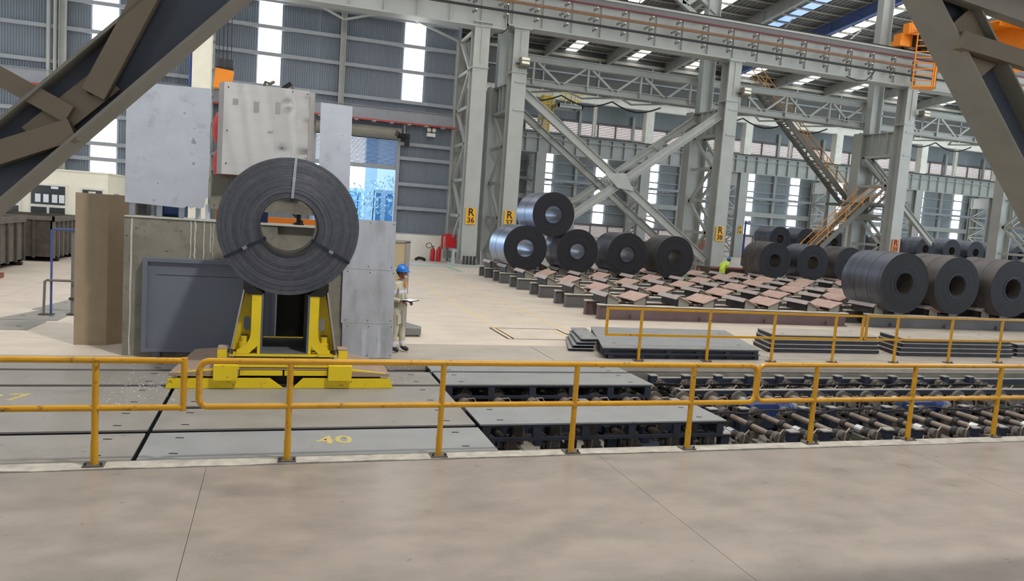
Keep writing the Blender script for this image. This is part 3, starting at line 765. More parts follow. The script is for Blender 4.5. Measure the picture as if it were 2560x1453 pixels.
mb = MB(); mb.box(28.6, 31.5, 77.4, 77.55, 15.2, 15.6); mb.box(28.6, 31.5, 79.4, 79.55, 15.2, 15.6); mb.box(28.6, 28.75, 77.4, 79.5, 15.2, 15.6); mb.box(31.35, 31.5, 77.4, 79.5, 15.2, 15.6); mb.box(28.6, 31.5, 77.4, 79.5, 15.45, 15.5); mb.build('deck', 'steel_paint_b', t)
for x in (28.7, 31.4): bx('hanger', 'white_paint', t, x-.15, x+.15, 79.2, 79.5, 15.5, 17)
for x in (29.4, 30.1, 30.8): MB().tube((x, 77.5, 15.6), (x, 77.5, 16.7), .06, 5).build('guard_post', 'ladder_yellow', t)
for z in (16.1, 16.7): MB().tube((28.7, 77.5, z), (31.4, 77.5, z), .05, 5).build('guard_rail', 'ladder_yellow', t)

# ================================================================== ORANGE CRANE AT UPPER RIGHT
t = thing('bridge_crane', 'orange bridge crane box girder behind the dark brace in the upper right corner', 'crane', (46, 30, 16))
mb = MB(); mb.box(44.6, 47.0, 2, 39.6, 15.0, 17.6); mb.box(44.5, 47.1, 2, 39.6, 17.6, 17.68); mb.build('box_girder', 'crane_orange', t)
bx('walkway_plate', 'crane_orange', t, 42.6, 44.6, 2, 39.6, 17.3, 17.4)
for k in range(12): bx('walkway_rib', 'crane_orange', t, 42.6, 44.6, 4+3*k, 4.12+3*k, 17.0, 17.3)
mb = MB(); mb.box(38.4, 49, 40.55, 41.2, 15.95, 16.7); mb.box(38.2, 39.0, 40.4, 41.2, 15.85, 16.2); mb.build('end_truck', 'crane_orange', t)
mb = MB(); mb.tube((38.9, 40.6, 16.0), (38.9, 41.1, 16.0), .28, 14); mb.tube((40.4, 40.6, 16.0), (40.4, 41.1, 16.0), .28, 14); mb.build('wheel', 'cable_black', t, True)
bx('buffer_box', 'crane_orange', t, 38.6, 39.7, 40.2, 40.7, 16.6, 17.3); bx('motor_box', 'cable_black', t, 39.3, 41, 39.9, 40.5, 15.9, 16.6)
for z in (16.9, 17.6, 18.2): MB().tube((38.8, 40.2, z), (41.5, 40.2, z), .04, 6).build('guard_rail', 'crane_orange', t)
for x in (38.8, 39.6, 40.4): MB().tube((x, 40.2, 16.6), (x, 40.2, 18.2), .04, 6).build('guard_post', 'crane_orange', t)
t = thing('access_ladder', 'orange ladder cage with a small floor hanging from the crane in front of the girder', 'ladder', (39.5, 39.4, 13.2))
for x, y in ((38.6, 39.4), (39.65, 38.7), (40.3, 39.5)): MB().bar((x, y, 13.15), (x, y, 16.6), .1 if y < 39 else .06, .1 if y < 39 else .06).build('cage_post', 'crane_orange', t)
MB().prism([(38.55, 39.45), (39.7, 38.62), (40.4, 39.5), (39.4, 40.0)], 'z', 13.1, 13.2).build('cage_floor', 'crane_orange', t)
for k in range(9): MB().tube((38.6, 39.4, 13.5+.36*k), (39.65, 38.7, 13.5+.36*k), .035, 5).build('rung', 'crane_orange', t)
MB().bar((38.6, 39.4, 16.55), (38.7, 40.4, 16.6), .08, .08).build('hanger_arm', 'crane_orange', t); MB().bar((39.65, 38.7, 16.5), (39.7, 40.4, 16.6), .08, .08).build('hanger_arm', 'crane_orange', t)
for k in range(2):
    o = MB().ball((43.0+.35*k, 38.6, 18.0), .16, .12, .13, 10, 8).build('crane_lamp', 'lamp_glow', None, True); tag(o, ['small round white lamp under the orange crane, the outer of two', 'small round white lamp under the orange crane, closer to its girder'][k], 'lamp')

# ================================================================== HOOK BLOCK, FANS, WALL FITTINGS
t = thing('hook_block', 'orange crane hook block hanging on ropes behind the shiny shield box', 'hook block', (-2.0, 30, 7.2))
mb = MB(); mb.prism([(-2.35, 6.85), (-1.75, 6.85), (-1.68, 7.5), (-2.3, 7.55)], 'y', 29.8, 30.2); mb.build('block_shell', 'crane_orange', t)
mb = MB(); mb.box(-2.3, -1.7, 29.9, 30.1, 7.5, 7.62); mb.build('block_top', 'cable_black', t)
for k in range(4): MB().tube((-2.2+k*.14, 30, 7.5), (-2.2+k*.14, 30, 7.92), .06, 8).build('sheave', 'steel_dark', t)
for k in range(4): MB().tube((-2.2+k*.14, 30, 7.9), (-2.25+k*.13, 30, 14.5), .016, 5).build('rope', 'cable_black', t)
t = thing('crane_cloth', 'red wrapped bundle showing in the gap left of the shiny shield box', 'bundle', (-1.28, 16, 4))
mb = MB(); mb.ball((-1.0, 16.2, 4.25), .28, .2, .42, 10, 8); mb.build('upper_wrap', 'red_cloth', t, True); mb = MB(); mb.ball((-1.05, 16.2, 3.55), .2, .2, .38, 10, 8); mb.build('lower_wrap', 'red_cloth', t, True); MB().bar((-1.1, 16.2, 0), (-1.1, 16.2, 4.2), .08, .08).build('stand', 'steel_dark', t)
t = thing('cable_tray', 'red cable tray with small arms under the wall beam above the roller door', 'cable tray', (4, 44, 7.9))
bx('tray', 'tray_red', t, -27.9, 9.85, 43.75, 44.0, 7.84, 7.93)
for k in range(30): bx('arm', 'girt', t, -19+k*1.0, -18.8+k*1.0, 43.6, 44.1, 7.78, 7.84)
t = thing('wall_fan', 'dark fan unit hanging beside the rolled shutter above the door', 'fan', (6.9, 44, 7.2))
bx('hanger', 'girt', t, 6.86, 6.94, 44, 44.1, 7.3, 7.9); mb = MB(); mb.tube((6.5, 43.9, 7.2), (7.15, 43.9, 7.05), .22, 12, .1); mb.build('fan_body', 'steel_worn', t, True); mb = MB(); mb.tube((6.45, 43.8, 7.25), (6.35, 43.75, 7.28), .16, 10); mb.build('fan_rim', 'knob_grey', t); bx('control_box', 'steel_worn', t, 6.95, 7.2, 43.8, 44.1, 6.6, 7.3)
t = thing('emergency_light', 'small white twin-head emergency light on the corrugated wall', 'lamp', (8.5, 44.2, 7.5))
bx('box', 'white_paint', t, 8.25, 8.75, 44.1, 44.4, 7.3, 7.5)
for x in (8.36, 8.66): MB().ball((x, 44.1, 7.68), .13, .1, .13, 10, 8).build('lamp_head', 'white_paint', t, True)
# fire point
for i, x in enumerate((8.98, 9.34)):
    t = thing('fire_extinguisher', ['red fire extinguisher with its black hose looped, standing at the white wall', 'red fire extinguisher beside the pipe under the red box, without a loop'][i], 'fire extinguisher', (x, 43.95, 0), 'fire extinguishers at the white wall')
    mb = MB(); mb.lathe_z(x, 43.95, [(.13, 0), (.14, .04), (.14, .62), (.11, .72), (.05, .78)], 14); mb.build('cylinder', 'fire_red', t, True)
    mb = MB(); mb.tube((x, 43.95, .78), (x, 43.95, .86), .035, 8); mb.bar((x-.02, 43.95, .86), (x+.12, 43.95, .9), .03, .03); mb.build('valve', 'steel_dark', t)
    if i == 0: MB().path([(x-.02, 43.9, .84)]+[(x-.26+.17*math.cos(a), 43.9, .92+.15*math.sin(a)) for a in [2*PI*j/14 for j in range(15)]], .02, 6).build('hose', 'cable_black', t)
t = thing('hose_cabinet', 'red fire hose box on the column lacing above the extinguishers', 'fire box', (9.8, 43.9, 1.1))
bx('box', 'fire_red', t, 9.55, 10.1, 43.0, 43.45, .92, 1.68); bx('lid', 'fire_red', t, 9.52, 10.13, 42.97, 43.0, .9, 1.7)
o = MB().path([(9.4, 43.9, .75), (9.5, 43.9, .8), (9.5, 43.9, 1.5), (9.55, 43.85, 1.58), (9.75, 43.7, 1.6)], .06, 8).build('fire_pipe', 'fire_red'); tag(o, 'red standpipe bending up to the red hose box', 'pipe')
o = MB().path([(7.9, 43.7, .05), (8.1, 43.72, .16), (8.4, 43.7, .12), (8.45, 43.6, .05)], .09, 8).build('bundle', 'cable_black'); tag(o, 'small black bundle lying at the foot of the white wall', 'bundle')

# ================================================================== COIL RACKS
ROWS = [20.78, 23.52, 26.18, 28.85, 31.4, 33.9]
def rack(name, label, x0, x1, yf, centers, grp, maroon=False):
    t = thing(name, label, 'coil rack', ((x0+x1)/2, yf+.6, 0), grp)
    bm_ = 'beam_maroon' if maroon else 'beam_grey'
    for j, y in enumerate((yf, yf+1.0)):
        mb = MB(); mb.cur = 0; mb.box(x0+.03, x1-.03, y+.09, y+.12, .03, .44)
        mb.box(x0, x1, y, y+.22, 0, .03); mb.cur = 1; mb.box(x0, x1, y, y+.22, .44, .475); mb.cur = 0
        mb.box(x0, x0+.03, y+.03, y+.19, .03, .44)
        k = x0+1.1
        while k < x1-.3: mb.box(k, k+.025, y+.02, y+.2, .03, .16); k += 2.46
        mb.build('rail_beam', [bm_, 'beam_top'], t)
    ya, yb = yf-.02, yf+1.22
    for c in centers:
        for s in (-1, 1):
            hi, lo, lip = c+s*.68, c+s*.22, c+s*.72
            # sloping seat plate, its folded outer lip and the two webs below
            mb = MB(); mb.cur = 0
            mb.prism([(lo, .60), (hi, .80), (hi, .825), (lo, .625)], 'y', ya, yb)
            mb.cur = 1; mb.prism([(hi, .80), (lip+s*.05, .70), (lip+s*.07, .712), (hi, .828)], 'y', ya, yb)
            mb.build('seat_plate', ['saddle_pink', 'saddle_lip'], t)
            for y in (yf+.06, yf+1.06):
                mb = MB(); mb.prism([(lo-s*.02+s*.06, .475), (hi, .475), (hi, .80), (lo+s*.06, .625)], 'y', y, y+.03)
                mb.build('web_plate', 'saddle_web', t)
            bx('cross_plate', 'steel_dark', t, min(hi, hi-s*.03), max(hi, hi-s*.03), yf+.05, yf+1.1, .475, .79)
            bx('lug', 'beam_top', t, c+s*.3-.05, c+s*.3+.05, yf+.5, yf+.62, .475, .5)
    return t
ordn = ['nearest', 'second nearest', 'third nearest', 'fourth nearest', 'fifth, under the stacked coils', 'farthest']
C1 = [10.43+2.46*k for k in range(4)]
for i, y in enumerate(ROWS):
    rack('coil_rack', 'coil rack with pink saddle plates, %s row of the left field%s' % (ordn[i], ', maroon beams' if i == 0 else ''), 9.5, 18.83, y, C1, 'coil racks of the left field', i == 0)
C2 = [20.6+2.45*k for k in range(6)]
for i, y in enumerate(ROWS):
    rack('coil_rack', 'coil rack of the right field, %s row' % ordn[i].replace('fifth, under the stacked coils', 'fifth'), 19.64, 34.5, y, C2 if i in (0, 1, 4, 5) else C2[:2], 'coil racks of the right field')
# green painted blocks among the far saddles
for i, (x, y) in enumerate(((19.0, 32.6), (21.9, 33.2), (24.3, 33.2), (26.8, 33.2))):
    o = MB().box(x, x+.5, y, y+.5, 0, .72).box(x+.03, x+.47, y+.03, y+.47, .72, .76).build('timber_block', 'green_paint')
    tag(o, ['small pale green block among far saddles, under column R 38', 'small pale green block among far saddles, under the leftmost far coil', 'small pale green block between the two leftmost far coils', 'small pale green block beside the half-hidden far coil'][i], 'block', 'pale green blocks between the saddles')

# ---- coils
def coil(label, cx, cz, yf, L, ro=1.0, ri=.36, barrel='coil_barrel', seams=2, n=64, group='steel coils on the racks', seg=9, bore='bore'):
    t = thing('steel_coil', label, 'coil', (cx, yf+L/2, cz-ro), group)
    prof = []
    for i in range(seg+1):
        r = ri+(ro-ri)*i/seg
        prof.append((r, yf+random.uniform(0, .018)))
    prof2 = [(ro, yf+L), (ri, yf+L)]
    mb = MB(); m = len(prof)+2
    mb.ring_y(cx, cz, prof+prof2, n)
    mi = []
    for k in range(n):
        for i in range(m):
            if i < seg or i == seg+1: mi.append(0)
            elif i == seg: mi.append(1)
            else: mi.append(2)
    mb.mi = mi
    mb.build('coil_body', ['coil_face_small', barrel, bore], t, True)
    for k in range(seams):
        y = yf+L*(k+1)/(seams+1)+random.uniform(-.1, .1)
        MB().ring_y(cx, cz, [(ro-.01, y), (ro+.006, y+.003), (ro+.006, y+.03), (ro-.01, y+.033)], n).build('binding_band', 'band', t, True)
    MB().ring_y(cx, cz, [(ri+.05, yf-.004), (ri+.07, yf-.004), (ri+.07, yf+.01), (ri+.05, yf+.01)], n).build('inner_turn', 'strap_dark', t, True)
    return t
coil('bright blue-grey coil at the left foot of the three-coil stack', C1[0], 1.62, 31.0, 2.3, 1.0, .38, 'coil_barrel_lit', 1, bore='bore_lit')
coil('bright coil lying on top of the three-coil stack', 11.62, 3.17, 31.0, 2.3, .98, .38, 'coil_barrel_lit', 1, bore='bore_lit')
coil('coil at the right foot of the three-coil stack, its far end standing out', C1[1], 1.62, 31.0, 1.75, .99, .34, 'coil_barrel_lit', 1, bore='bore_lit')
coil('dark coil on the left field, second from column R 38', C1[2], 1.6, 31.0, 1.7, .99, .34, 'coil_barrel', 1, bore='bore_lit')
coil('dark coil with dull barrel on the left field, next to column R 38', C1[3], 1.6, 31.0, 1.5, .99, .34, 'coil_rust', 3)
coil('dark coil, leftmost of the three in the far row right of column R 38', C2[2], 1.6, 33.9, 1.6, 1.0, .36, 'coil_rust', 3)
coil('dark coil, middle of the three in the far row below the stair', C2[3], 1.6, 33.9, 1.5, 1.0, .36, 'coil_barrel', 1)
coil('dark coil, rightmost of the three in the far row, half hidden by the big coil', C2[4], 1.6, 33.9, 1.6, 1.0, .36, 'coil_rust', 1)
coil('largest dark coil of the near right row, beside the empty saddles', C2[0], 1.62, 20.3, 1.85, 1.04, .36, 'coil_barrel', 2, 80)
coil('brownish coil, second of the near right row', C2[1], 1.62, 20.4, 1.8, 1.02, .36, 'coil_rust', 2, 80)
coil('brownish coil, third of the near right row, cut by the picture edge', C2[2], 1.62, 20.25, 1.8, 1.04, .36, 'coil_rust', 2, 80)
coil('coil at the far end of the near right row, mostly out of view', C2[3], 1.62, 20.3, 1.8, 1.02, .36, 'coil_rust', 2, 64)
coil('rust-topped coil behind the second coil of the near right row', 26.3, 1.62, 23.4, 1.7, 1.03, .36, 'coil_rust', 1, 48)
FB = [39.4, 42.0, 44.8, 47.5, 51.1, 54.6, 57.6, 60.4, 63.3, 65.8]
FBL = ['small grey coil standing highest in the far bay, left of the stair', 'grey coil in the far bay just left of the orange stair rails', 'grey coil in the far bay behind the lower stair flight', 'grey coil in the far bay right of the stair foot', 'grey coil in the far bay hidden behind column R 39', 'light-streaked coil in the far bay, first right of column R 39', 'light-streaked coil in the far bay, second right of column R 39', 'light-streaked coil in the far bay, third right of column R 39', 'light-streaked coil in the far bay left of the last laced leg', 'light-streaked coil in the far bay right of the last laced leg']
for i, x in enumerate(FB):
    coil(FBL[i], x, 2.75, 52.0, 2.2, 1.0, .35, 'coil_barrel' if i < 2 or i > 4 else 'coil_rust', 2, 40, 'coils in the far bay', 5)
t = thing('coil_bed', 'long low steel bed carrying the coils in the far bay', 'coil bed', (52, 53, 0))
bx('bed_beam', 'beam_grey', t, 37.5, 68, 52.1, 52.5, 0, 1.55); bx('bed_beam', 'beam_grey', t, 37.5, 68, 53.4, 53.8, 0, 1.55)
for i in range(len(FB)):
    for s in (-1, 1):
        MB().prism([(FB[i]+s*.3, 1.55), (FB[i]+s*.9, 1.55), (FB[i]+s*.9, 2.05), (FB[i]+s*.5, 1.8)], 'y', 52.1, 53.9).build('chock', 'saddle_web', t)

# far bay bits behind column R 38
for i, (x, y, w_, h, m, lab) in enumerate(((27.2, 47.0, 2.6, 2.35, 'box_rust', 'reddish crate behind column R 38'), (29.2, 46, 1.0, 1.7, 'box_grey', 'pale grey cabinet just right of column R 38'), (25.0, 47.5, 1.2, 1.9, 'box_rust', 'small reddish crate left of column R 38'), (13.2, 47, .8, 2.1, 'box_grey', 'grey panel box between columns R 36 and R 37'))):
    t = thing('storage_box', lab, 'crate', (x, y, 0), 'boxes behind the columns')
    bx('body', m, t, x, x+w_, y, y+.9, .1, h); bx('base', 'steel_dark', t, x, x+w_, y, y+.9, 0, .1)
    for k in range(3): bx('batten', m, t, x+w_*(k+.2)/3, x+w_*(k+.3)/3, y-.03, y, .1, h)
t = thing('scrap_bin', 'dark rusty bin right of column R 38 beside the far coils', 'bin', (24.6, 37.4, 0))
mb = MB(); mb.prism([(23.9, 0), (26.1, 0), (26.3, .9), (23.7, .9)], 'y', 37.2, 38.4); mb.build('body', 'bin_steel', t); bx('rim', 'box_rust', t, 23.65, 26.35, 37.15, 37.25, .85, .95)
t = thing('bollard_pole', 'thin blue post with a round lamp standing in the far bay', 'post', (41.5, 60, 0)); MB().tube((41.5, 60, 0), (41.5, 60, 4.2), .1, 8).build('pole', 'pipe_blue', t); MB().ball((41.8, 59.9, 4.0), .22, .2, .22, 10, 8).build('lamp', 'box_grey', t, True)

# ================================================================== COVER PLATES
TH = .022
def plate(x0, x1, y0, y1, z, label, m='plate_deck', group='cover plates over the pit', frame=.2, rot=0, slots=True, skew=0.0, tilt=0.0, fparts=True):
    t = thing('cover_plate', label, 'cover plate', ((x0+x1)/2, (y0+y1)/2, z), group)
    MB().prism([(x0, y0), (x1, y0), (x1+skew, y1), (x0+skew, y1)], 'z', z-TH, z).build('deck_sheet', m, t)
    if fparts:
        for y in (y0+.01, y1-.07):
            mb = MB(); sk = skew*(y-y0)/(y1-y0)
            xa, xb = x0+.04+sk, x1-.04+sk
            mb.box(xa, xb, y, y+.06, z-frame, z-frame+.05); mb.box(xa, xb, y, y+.06, z-TH-.035, z-TH)
            n = max(2, int((xb-xa)/.75))
            for k in range(n+1):
                x = xa+(xb-xa-.12)*k/n; mb.box(x, x+.12, y, y+.06, z-frame+.05, z-TH-.035)
            mb.box(xa, xb, y+.045, y+.055, z-frame+.05, z-TH-.035) if frame < .18 else None
            mb.build('side_frame', 'plate_frame', t)
        for x in (x0+.02, x1-.08): MB().prism([(x, y0+.07), (x+.06, y0+.07), (x+.06+skew, y1-.07), (x+skew, y1-.07)], 'z', z-frame, z-TH).build('end_frame', 'plate_frame', t)
    if slots:
        for fx in (.3, x1-x0-.42):
            for fy in (.2, .78):
                y = y0+(y1-y0)*fy; x = x0+fx+skew*fy
                MB().prism([(x, y), (x+.09, y-.012), (x+.1, y+.012), (x+.03, y+.025), (x, y+.02)], 'z', z-.001, z+.003).build('lifting_slot', 'black', t)
    if rot or tilt:
        t.rotation_euler = (R(tilt), 0, R(rot))
    return t
rowsY = [(8.68, 9.69, 'a'), (9.83, 10.80, 'b'), (10.94, 12.10, 'c'), (12.23, 13.18, 'd'), (13.30, 13.83, 'e')]
nmr = ['first row from the kerb', 'second row', 'third row', 'fourth row', 'last row by the far pit wall']
for i, (a, b, k) in enumerate(rowsY):
    p = plate(-5.9, -1.40, a, b, 0.0, 'grey cover plate left of the long seam, %s%s' % (nmr[i], ', painted 37' if i == 2 else ''), 'plate_deck')
    if i == 2: text('painted_number', '37', .52, (-3.40, 11.45, .002), (0, 0, R(2)), 'number_yellow', p, .001, 1.1)
    if i < 4:
        q = plate(-1.345, 2.76, a, b, 0.0, 'grey cover plate between the two seams, %s%s' % (nmr[i], ', painted 40' if i == 0 else ''), 'plate_blue' if i == 0 else 'plate_deck')
        if i == 0: text('painted_number', '40', .42, (.80, 9.25, .002), (0, 0, R(2)), 'number_yellow', q, .001, 1.05)
for i in (1, 3, 4):
    a, b, k = rowsY[i]
    plate(2.83, 6.82, a, b, 0.0, 'grey cover plate right of the seam, %s' % nmr[i], 'plate_blue', frame=.26)
plate(-10.5, -5.95, 8.68, 9.69, 0, 'grey cover plate at the far left end of the first row', slots=False); plate(-10.5, -5.95, 9.83, 10.8, 0, 'grey cover plate at the far left end of the second row', slots=False); plate(-10.5, -5.95, 10.94, 12.1, 0, 'grey cover plate at the far left end of the third row', slots=False)

mb = MB()
for k in range(260):
    a = random.gauss(0, 1); x = -1.75+.32*a+random.uniform(-.25, .25); y = 12.2+.75*random.gauss(0, 1)*.8
    if random.random() < .35: x = 2.0+random.uniform(-.4, 1.6); y = random.uniform(12.3, 13.7)
    if not (10.95 < y < 13.75) or (-1.5 < x < 1.95 and y > 11.9): continue
    q = random.uniform(.006, .022); mb.box(x, x+q, y, y+q*.8, .001, .004)
o = mb.build('scale_flakes', 'paper'); o['kind'] = 'stuff'; tag(o, 'bright flakes of mill scale scattered on the plates around the cart', 'flakes', None, 'stuff')
# stacks of loose plates on the far floor
def stack(specs, names, grp):
    for (x0, x1, y0, y1, z, m, rot, skew, tilt), nm in zip(specs, names):
        plate(x0, x1, y0, y1, z, nm, m, grp, .155, rot, True, skew, tilt)
stack([(6.95, 10.9, 14.66, 17.5, .13, 'plate_blue', 0.6, .95, 0), (6.85, 10.85, 14.62, 17.6, .25, 'plate_blue', 0, 1.0, 0)],
      ['lower of the two wide plates of the front left stack on the far floor', 'top plate of the front left stack, wide and light with dark spots'], 'plates of the front left stack')
for k in range(4):
    plate(6.42+.07*k, 7.05, 15.45, 17.05, .075*(k+1), ['bottom', 'second', 'third', 'top'][k]+' plate of the skewed pile sticking out left of the front left stack', 'plate_blue', 'plates of the skewed pile', .06, 2.0*k-2, k == 3, .5)
for nm, x0, x1, y0, y1, zp in (('middle', 11.9, 15.4, 15.7, 16.8, .115), ('right', 15.75, 19.8, 15.45, 16.6, .12)):
    for k in range(4):
        plate(x0+.03*k, x1-.03*k, y0, y1, zp*(k+1), ['bottom', 'second', 'third', 'top'][k]+' plate of the %s stack behind the far railing' % nm, 'plate_warm', 'plates of the %s stack' % nm, zp-.012, .4*k, k == 3, .3)
for k in range(3):
    plate(20.1, 24.0, 15.6, 16.7, .12*(k+1), ['bottom', 'second', 'top'][k]+' plate of the farthest right stack, cut by the picture edge', 'plate_warm', 'plates of the farthest stack', .11, 0, False, .3)

# ================================================================== HANDRAILS
def railing(name, label, y, xa, xb, posts, h, mid, r, rounded, group, square=False, yb=None, open_l=False, open_r=False):
    t = thing(name, label, 'railing', ((xa+xb)/2, y, 0), group)
    yb = y if yb is None else yb
    Y = lambda x: y+(yb-y)*(x-xa)/(xb-xa)
    if rounded:
        q = .1; pts = []
        def arc(cx, cz, a0, a1):
            for k in range(6):
                a = R(a0+(a1-a0)*k/5); pts.append((cx+q*math.cos(a), Y(cx), cz+q*math.sin(a)))
        if rounded == 'both':
            arc(xa+q, h-q, 180, 90); arc(xb-q, h-q, 90, 0); arc(xb-q, mid+q, 0, -90); arc(xa+q, mid+q, 270, 180); pts.append(pts[0])
        else:
            pts.append((xb, Y(xb), h)); 
            tmp = pts; arc(xa+q, h-q, 90, 180); arc(xa+q, mid+q, 180, 270); pts.append((xb, Y(xb), mid))
        MB().path(pts, r, 10).build('rail_loop', 'rail_yellow', t, True)
    else:
        f = (lambda p, q_: MB().bar(p, q_, 2*r, 2*r)) if square else (lambda p, q_: MB().tube(p, q_, r, 12))
        f((xa, Y(xa), h), (xb, Y(xb), h)).build('top_rail', 'rail_yellow', t, not square); f((xa, Y(xa), mid), (xb, Y(xb), mid)).build('mid_rail', 'rail_yellow', t, not square)
        if not open_l: f((xa, Y(xa), mid-r), (xa, Y(xa), h+r)).build('end_post', 'rail_yellow', t, not square)
        if not open_r: f((xb, Y(xb), mid-r), (xb, Y(xb), h+r)).build('end_post', 'rail_yellow', t, not square)
    for x in posts:
        yy = Y(x)
        (MB().bar((x, yy, .0), (x, yy, h-r*.5), 2*r, 2*r) if square else MB().tube((x, yy, 0), (x, yy, h-r*.5), r*1.02, 12)).build('post', 'rail_yellow', t, not square)
        if not square: MB().tube((x, yy, .0), (x, yy, .26), r*1.15, 12).build('post_sleeve', 'rail_yellow', t, True)
        pl = MB().box(x-.1, x+.1, yy-.08, yy+.08, 0.006, .022).build('foot_plate', 'housing', t)
        for s in (-1, 1): MB().tube((x+s*.075, yy-.05, .02), (x+s*.075, yy-.05, .05), .014, 6).build('anchor_bolt', 'steel_dark', pl)
    return t
railing('safety_railing', 'yellow pipe railing at the near kerb, left section with square corner', 8.55, -8.0, -.875, [-7.4, -5.5, -3.6, -1.72], 1.13, .62, .034, None, 'near pipe railings', open_l=True)
railing('safety_railing', 'yellow pipe railing at the near kerb, middle section in front of the coil cart', 8.53, -.72, 6.32, [.22, 1.96, 3.67, 5.34], 1.135, .63, .034, 'both', 'near pipe railings')
railing('safety_railing', 'yellow pipe railing at the near kerb, right section before the rollers', 8.6, 6.40, 15.0, [7.38, 9.18, 10.92, 12.8], 1.135, .63, .034, 'left', 'near pipe railings', yb=8.75)
railing('safety_railing', 'slim yellow railing on the far side of the pit, left section before the plate stacks', 14.42, 6.8, 13.6, [7.62, 9.33, 11.06, 12.8], 1.14, .57, .024, None, 'far side railings', True, 14.5)
railing('safety_railing', 'slim yellow railing on the far side of the pit, right section', 14.5, 13.72, 24, [14.7, 16.53, 18.31, 20.1], 1.15, .58, .024, None, 'far side railings', True, 14.95, open_r=True)

# ================================================================== ROLLERS IN THE PIT
def roller(label, x, ya, yb, z, bright, group):
    t = thing('conveyor_roller', label, 'roller', (x, (ya+yb)/2, z-.5), group)
    MB().tube((x, ya+.12, z), (x, yb-.12, z), .05, 12).build('shaft', 'roller', t, True)
    for y in (ya+.16, (ya+yb)/2-.1, yb-.3):
        MB().tube((x, y, z), (x, y+.1, z), .08, 14).build('collar', 'steel_dark', t, True)
    if bright: MB().tube((x, ya+.3, z), (x, ya+.46, z), .085, 14).build('bright_sleeve', 'roller_bright', t, True)
    for y in (ya, yb-.12):
        mb = MB(); mb.tube((x, y, z), (x, y+.12, z), .1, 14); mb.box(x-.15, x+.15, y, y+.12, z-.15, z-.05); mb.box(x-.09, x+.09, y+.01, y+.11, z-.6, z-.15); mb.build('bearing_housing', 'housing', t, True)
        for s in (-1, 1): MB().tube((x+s*.12, y+.06, z-.1), (x+s*.12, y+.06, z+.02), .022, 6).build('bolt', 'roller', t)
    MB().path([(x+.08, ya-.02, z+.12), (x+.02, ya-.05, z+.17), (x-.06, ya-.06, z+.1), (x-.08, ya-.05, z-.4)], .014, 5).build('grease_pipe', 'roller', t)
    return t
ZR = -.38
def nth(x, xs): return '%s beyond the plate edge' % ORD[sum(1 for v in xs if 6.7 <= v < x-.01)] if x >= 6.7 else '%s under the plates' % ORD[sum(1 for v in xs if v < x-.01)]
for k in range(19):
    x = 3.35+.66*k
    cov = x < 6.7
    roller('near-line shaft roller%s, %s' % ('' if cov or k % 2 else ' with bright sleeve', nth(x, [3.35+.66*j for j in range(19)])), x, 10.0, 11.65, ZR, (not cov) and k % 2 == 0, 'rollers of the near line')
for k in range(22):
    x = 3.35+.62*k
    cov = x < 6.7
    roller('far-line shaft roller by the pit wall, %s' % nth(x, [3.35+.62*j for j in range(22)]), x, 12.75, 13.6, -.3, False, 'rollers of the far line')
for k in range(21):
    x = 3.2+.62*k; zw = -.33
    br = k > 6 and k % 3 == 0
    t = thing('bearing_wheel', 'flanged wheel%s of the middle line, %s' % (' with shiny cap' if br else '', nth(x, [3.2+.62*j for j in range(21)])), 'wheel', (x, 12.2, zw), 'flanged wheels of the middle line')
    mb = MB(); mb.ring_y(x, zw, [(.1, 12.3), (.17, 12.3), (.17, 12.37), (.1, 12.37)], 18); mb.build('flange', 'housing', t, True)
    mb = MB(); mb.tube((x, 12.06, zw), (x, 12.3, zw), .10, 12); mb.build('bearing_cap', 'roller_bright' if br else 'roller', t, True)
    MB().path([(x+.02, 12.1, zw+.11), (x+.13, 12.05, zw+.13), (x+.17, 12.03, zw+.06), (x+.17, 12.03, zw-.2)], .014, 5).build('grease_pipe', 'roller', t)
    for s_ in (-1, 1): MB().tube((x+s_*.12, 12.1, zw-.13), (x+s_*.12, 12.1, zw-.02), .025, 6).build('bolt', 'roller_bright', t)
    bx('pedestal', 'housing', t, x-.17, x+.17, 12.02, 12.28, zw-.6, zw-.12)
for y, z1, n, x0, dx, nm in ((10.12, -.30, 17, 3.68, .66, 'near roller row'), (11.5, -.28, 16, 3.68, .66, 'row before the wheels'), (12.15, -.28, 14, 3.52, .93, 'wheel row'), (13.62, -.14, 17, 3.66, .78, 'row along the pit wall')):
    for j in range(n):
        x = x0+dx*j
        if (j*5+n) % 3 == 2 and y < 13: continue
        t = thing('stop_post', 'dark blue stub post, %s, %s' % (nm, nth(x, [x0+dx*q for q in range(n) if not ((q*5+n) % 3 == 2 and y < 13)])), 'post', (x, y, -.8), 'blue stub posts in the '+nm)
        bx('body', 'stub_blue', t, x-.075, x+.075, y-.065, y+.065, -1.1, z1); bx('cap', 'stub_top', t, x-.09, x+.09, y-.08, y+.08, z1, z1+.02)
for i, (y, z, xa, xb, h) in enumerate(((9.95, -.72, 2.9, 22, .2), (11.75, -.62, 2.9, 22, .2), (12.5, -.6, 2.9, 22, .2), (12.62, -.24, 7.6, 22, .07), (13.72, -.26, 7.6, 22, .1))):
    o = bx('roller_frame_beam', 'stub_blue', None, xa, xb, y-.06, y+.06, z-h/2, z+h/2)
    tag(o, ['dark blue frame beam under the near ends of the near rollers', 'dark blue frame beam between near rollers and wheels', 'dark blue frame beam under the wheels', 'pale topped channel between wheels and far rollers', 'pale topped channel near the far pit wall'][i], 'beam')
    if i > 2: bx('top_strip', 'stub_top', o, xa, xb, y-.06, y+.06, z+h/2, z+h/2+.012)
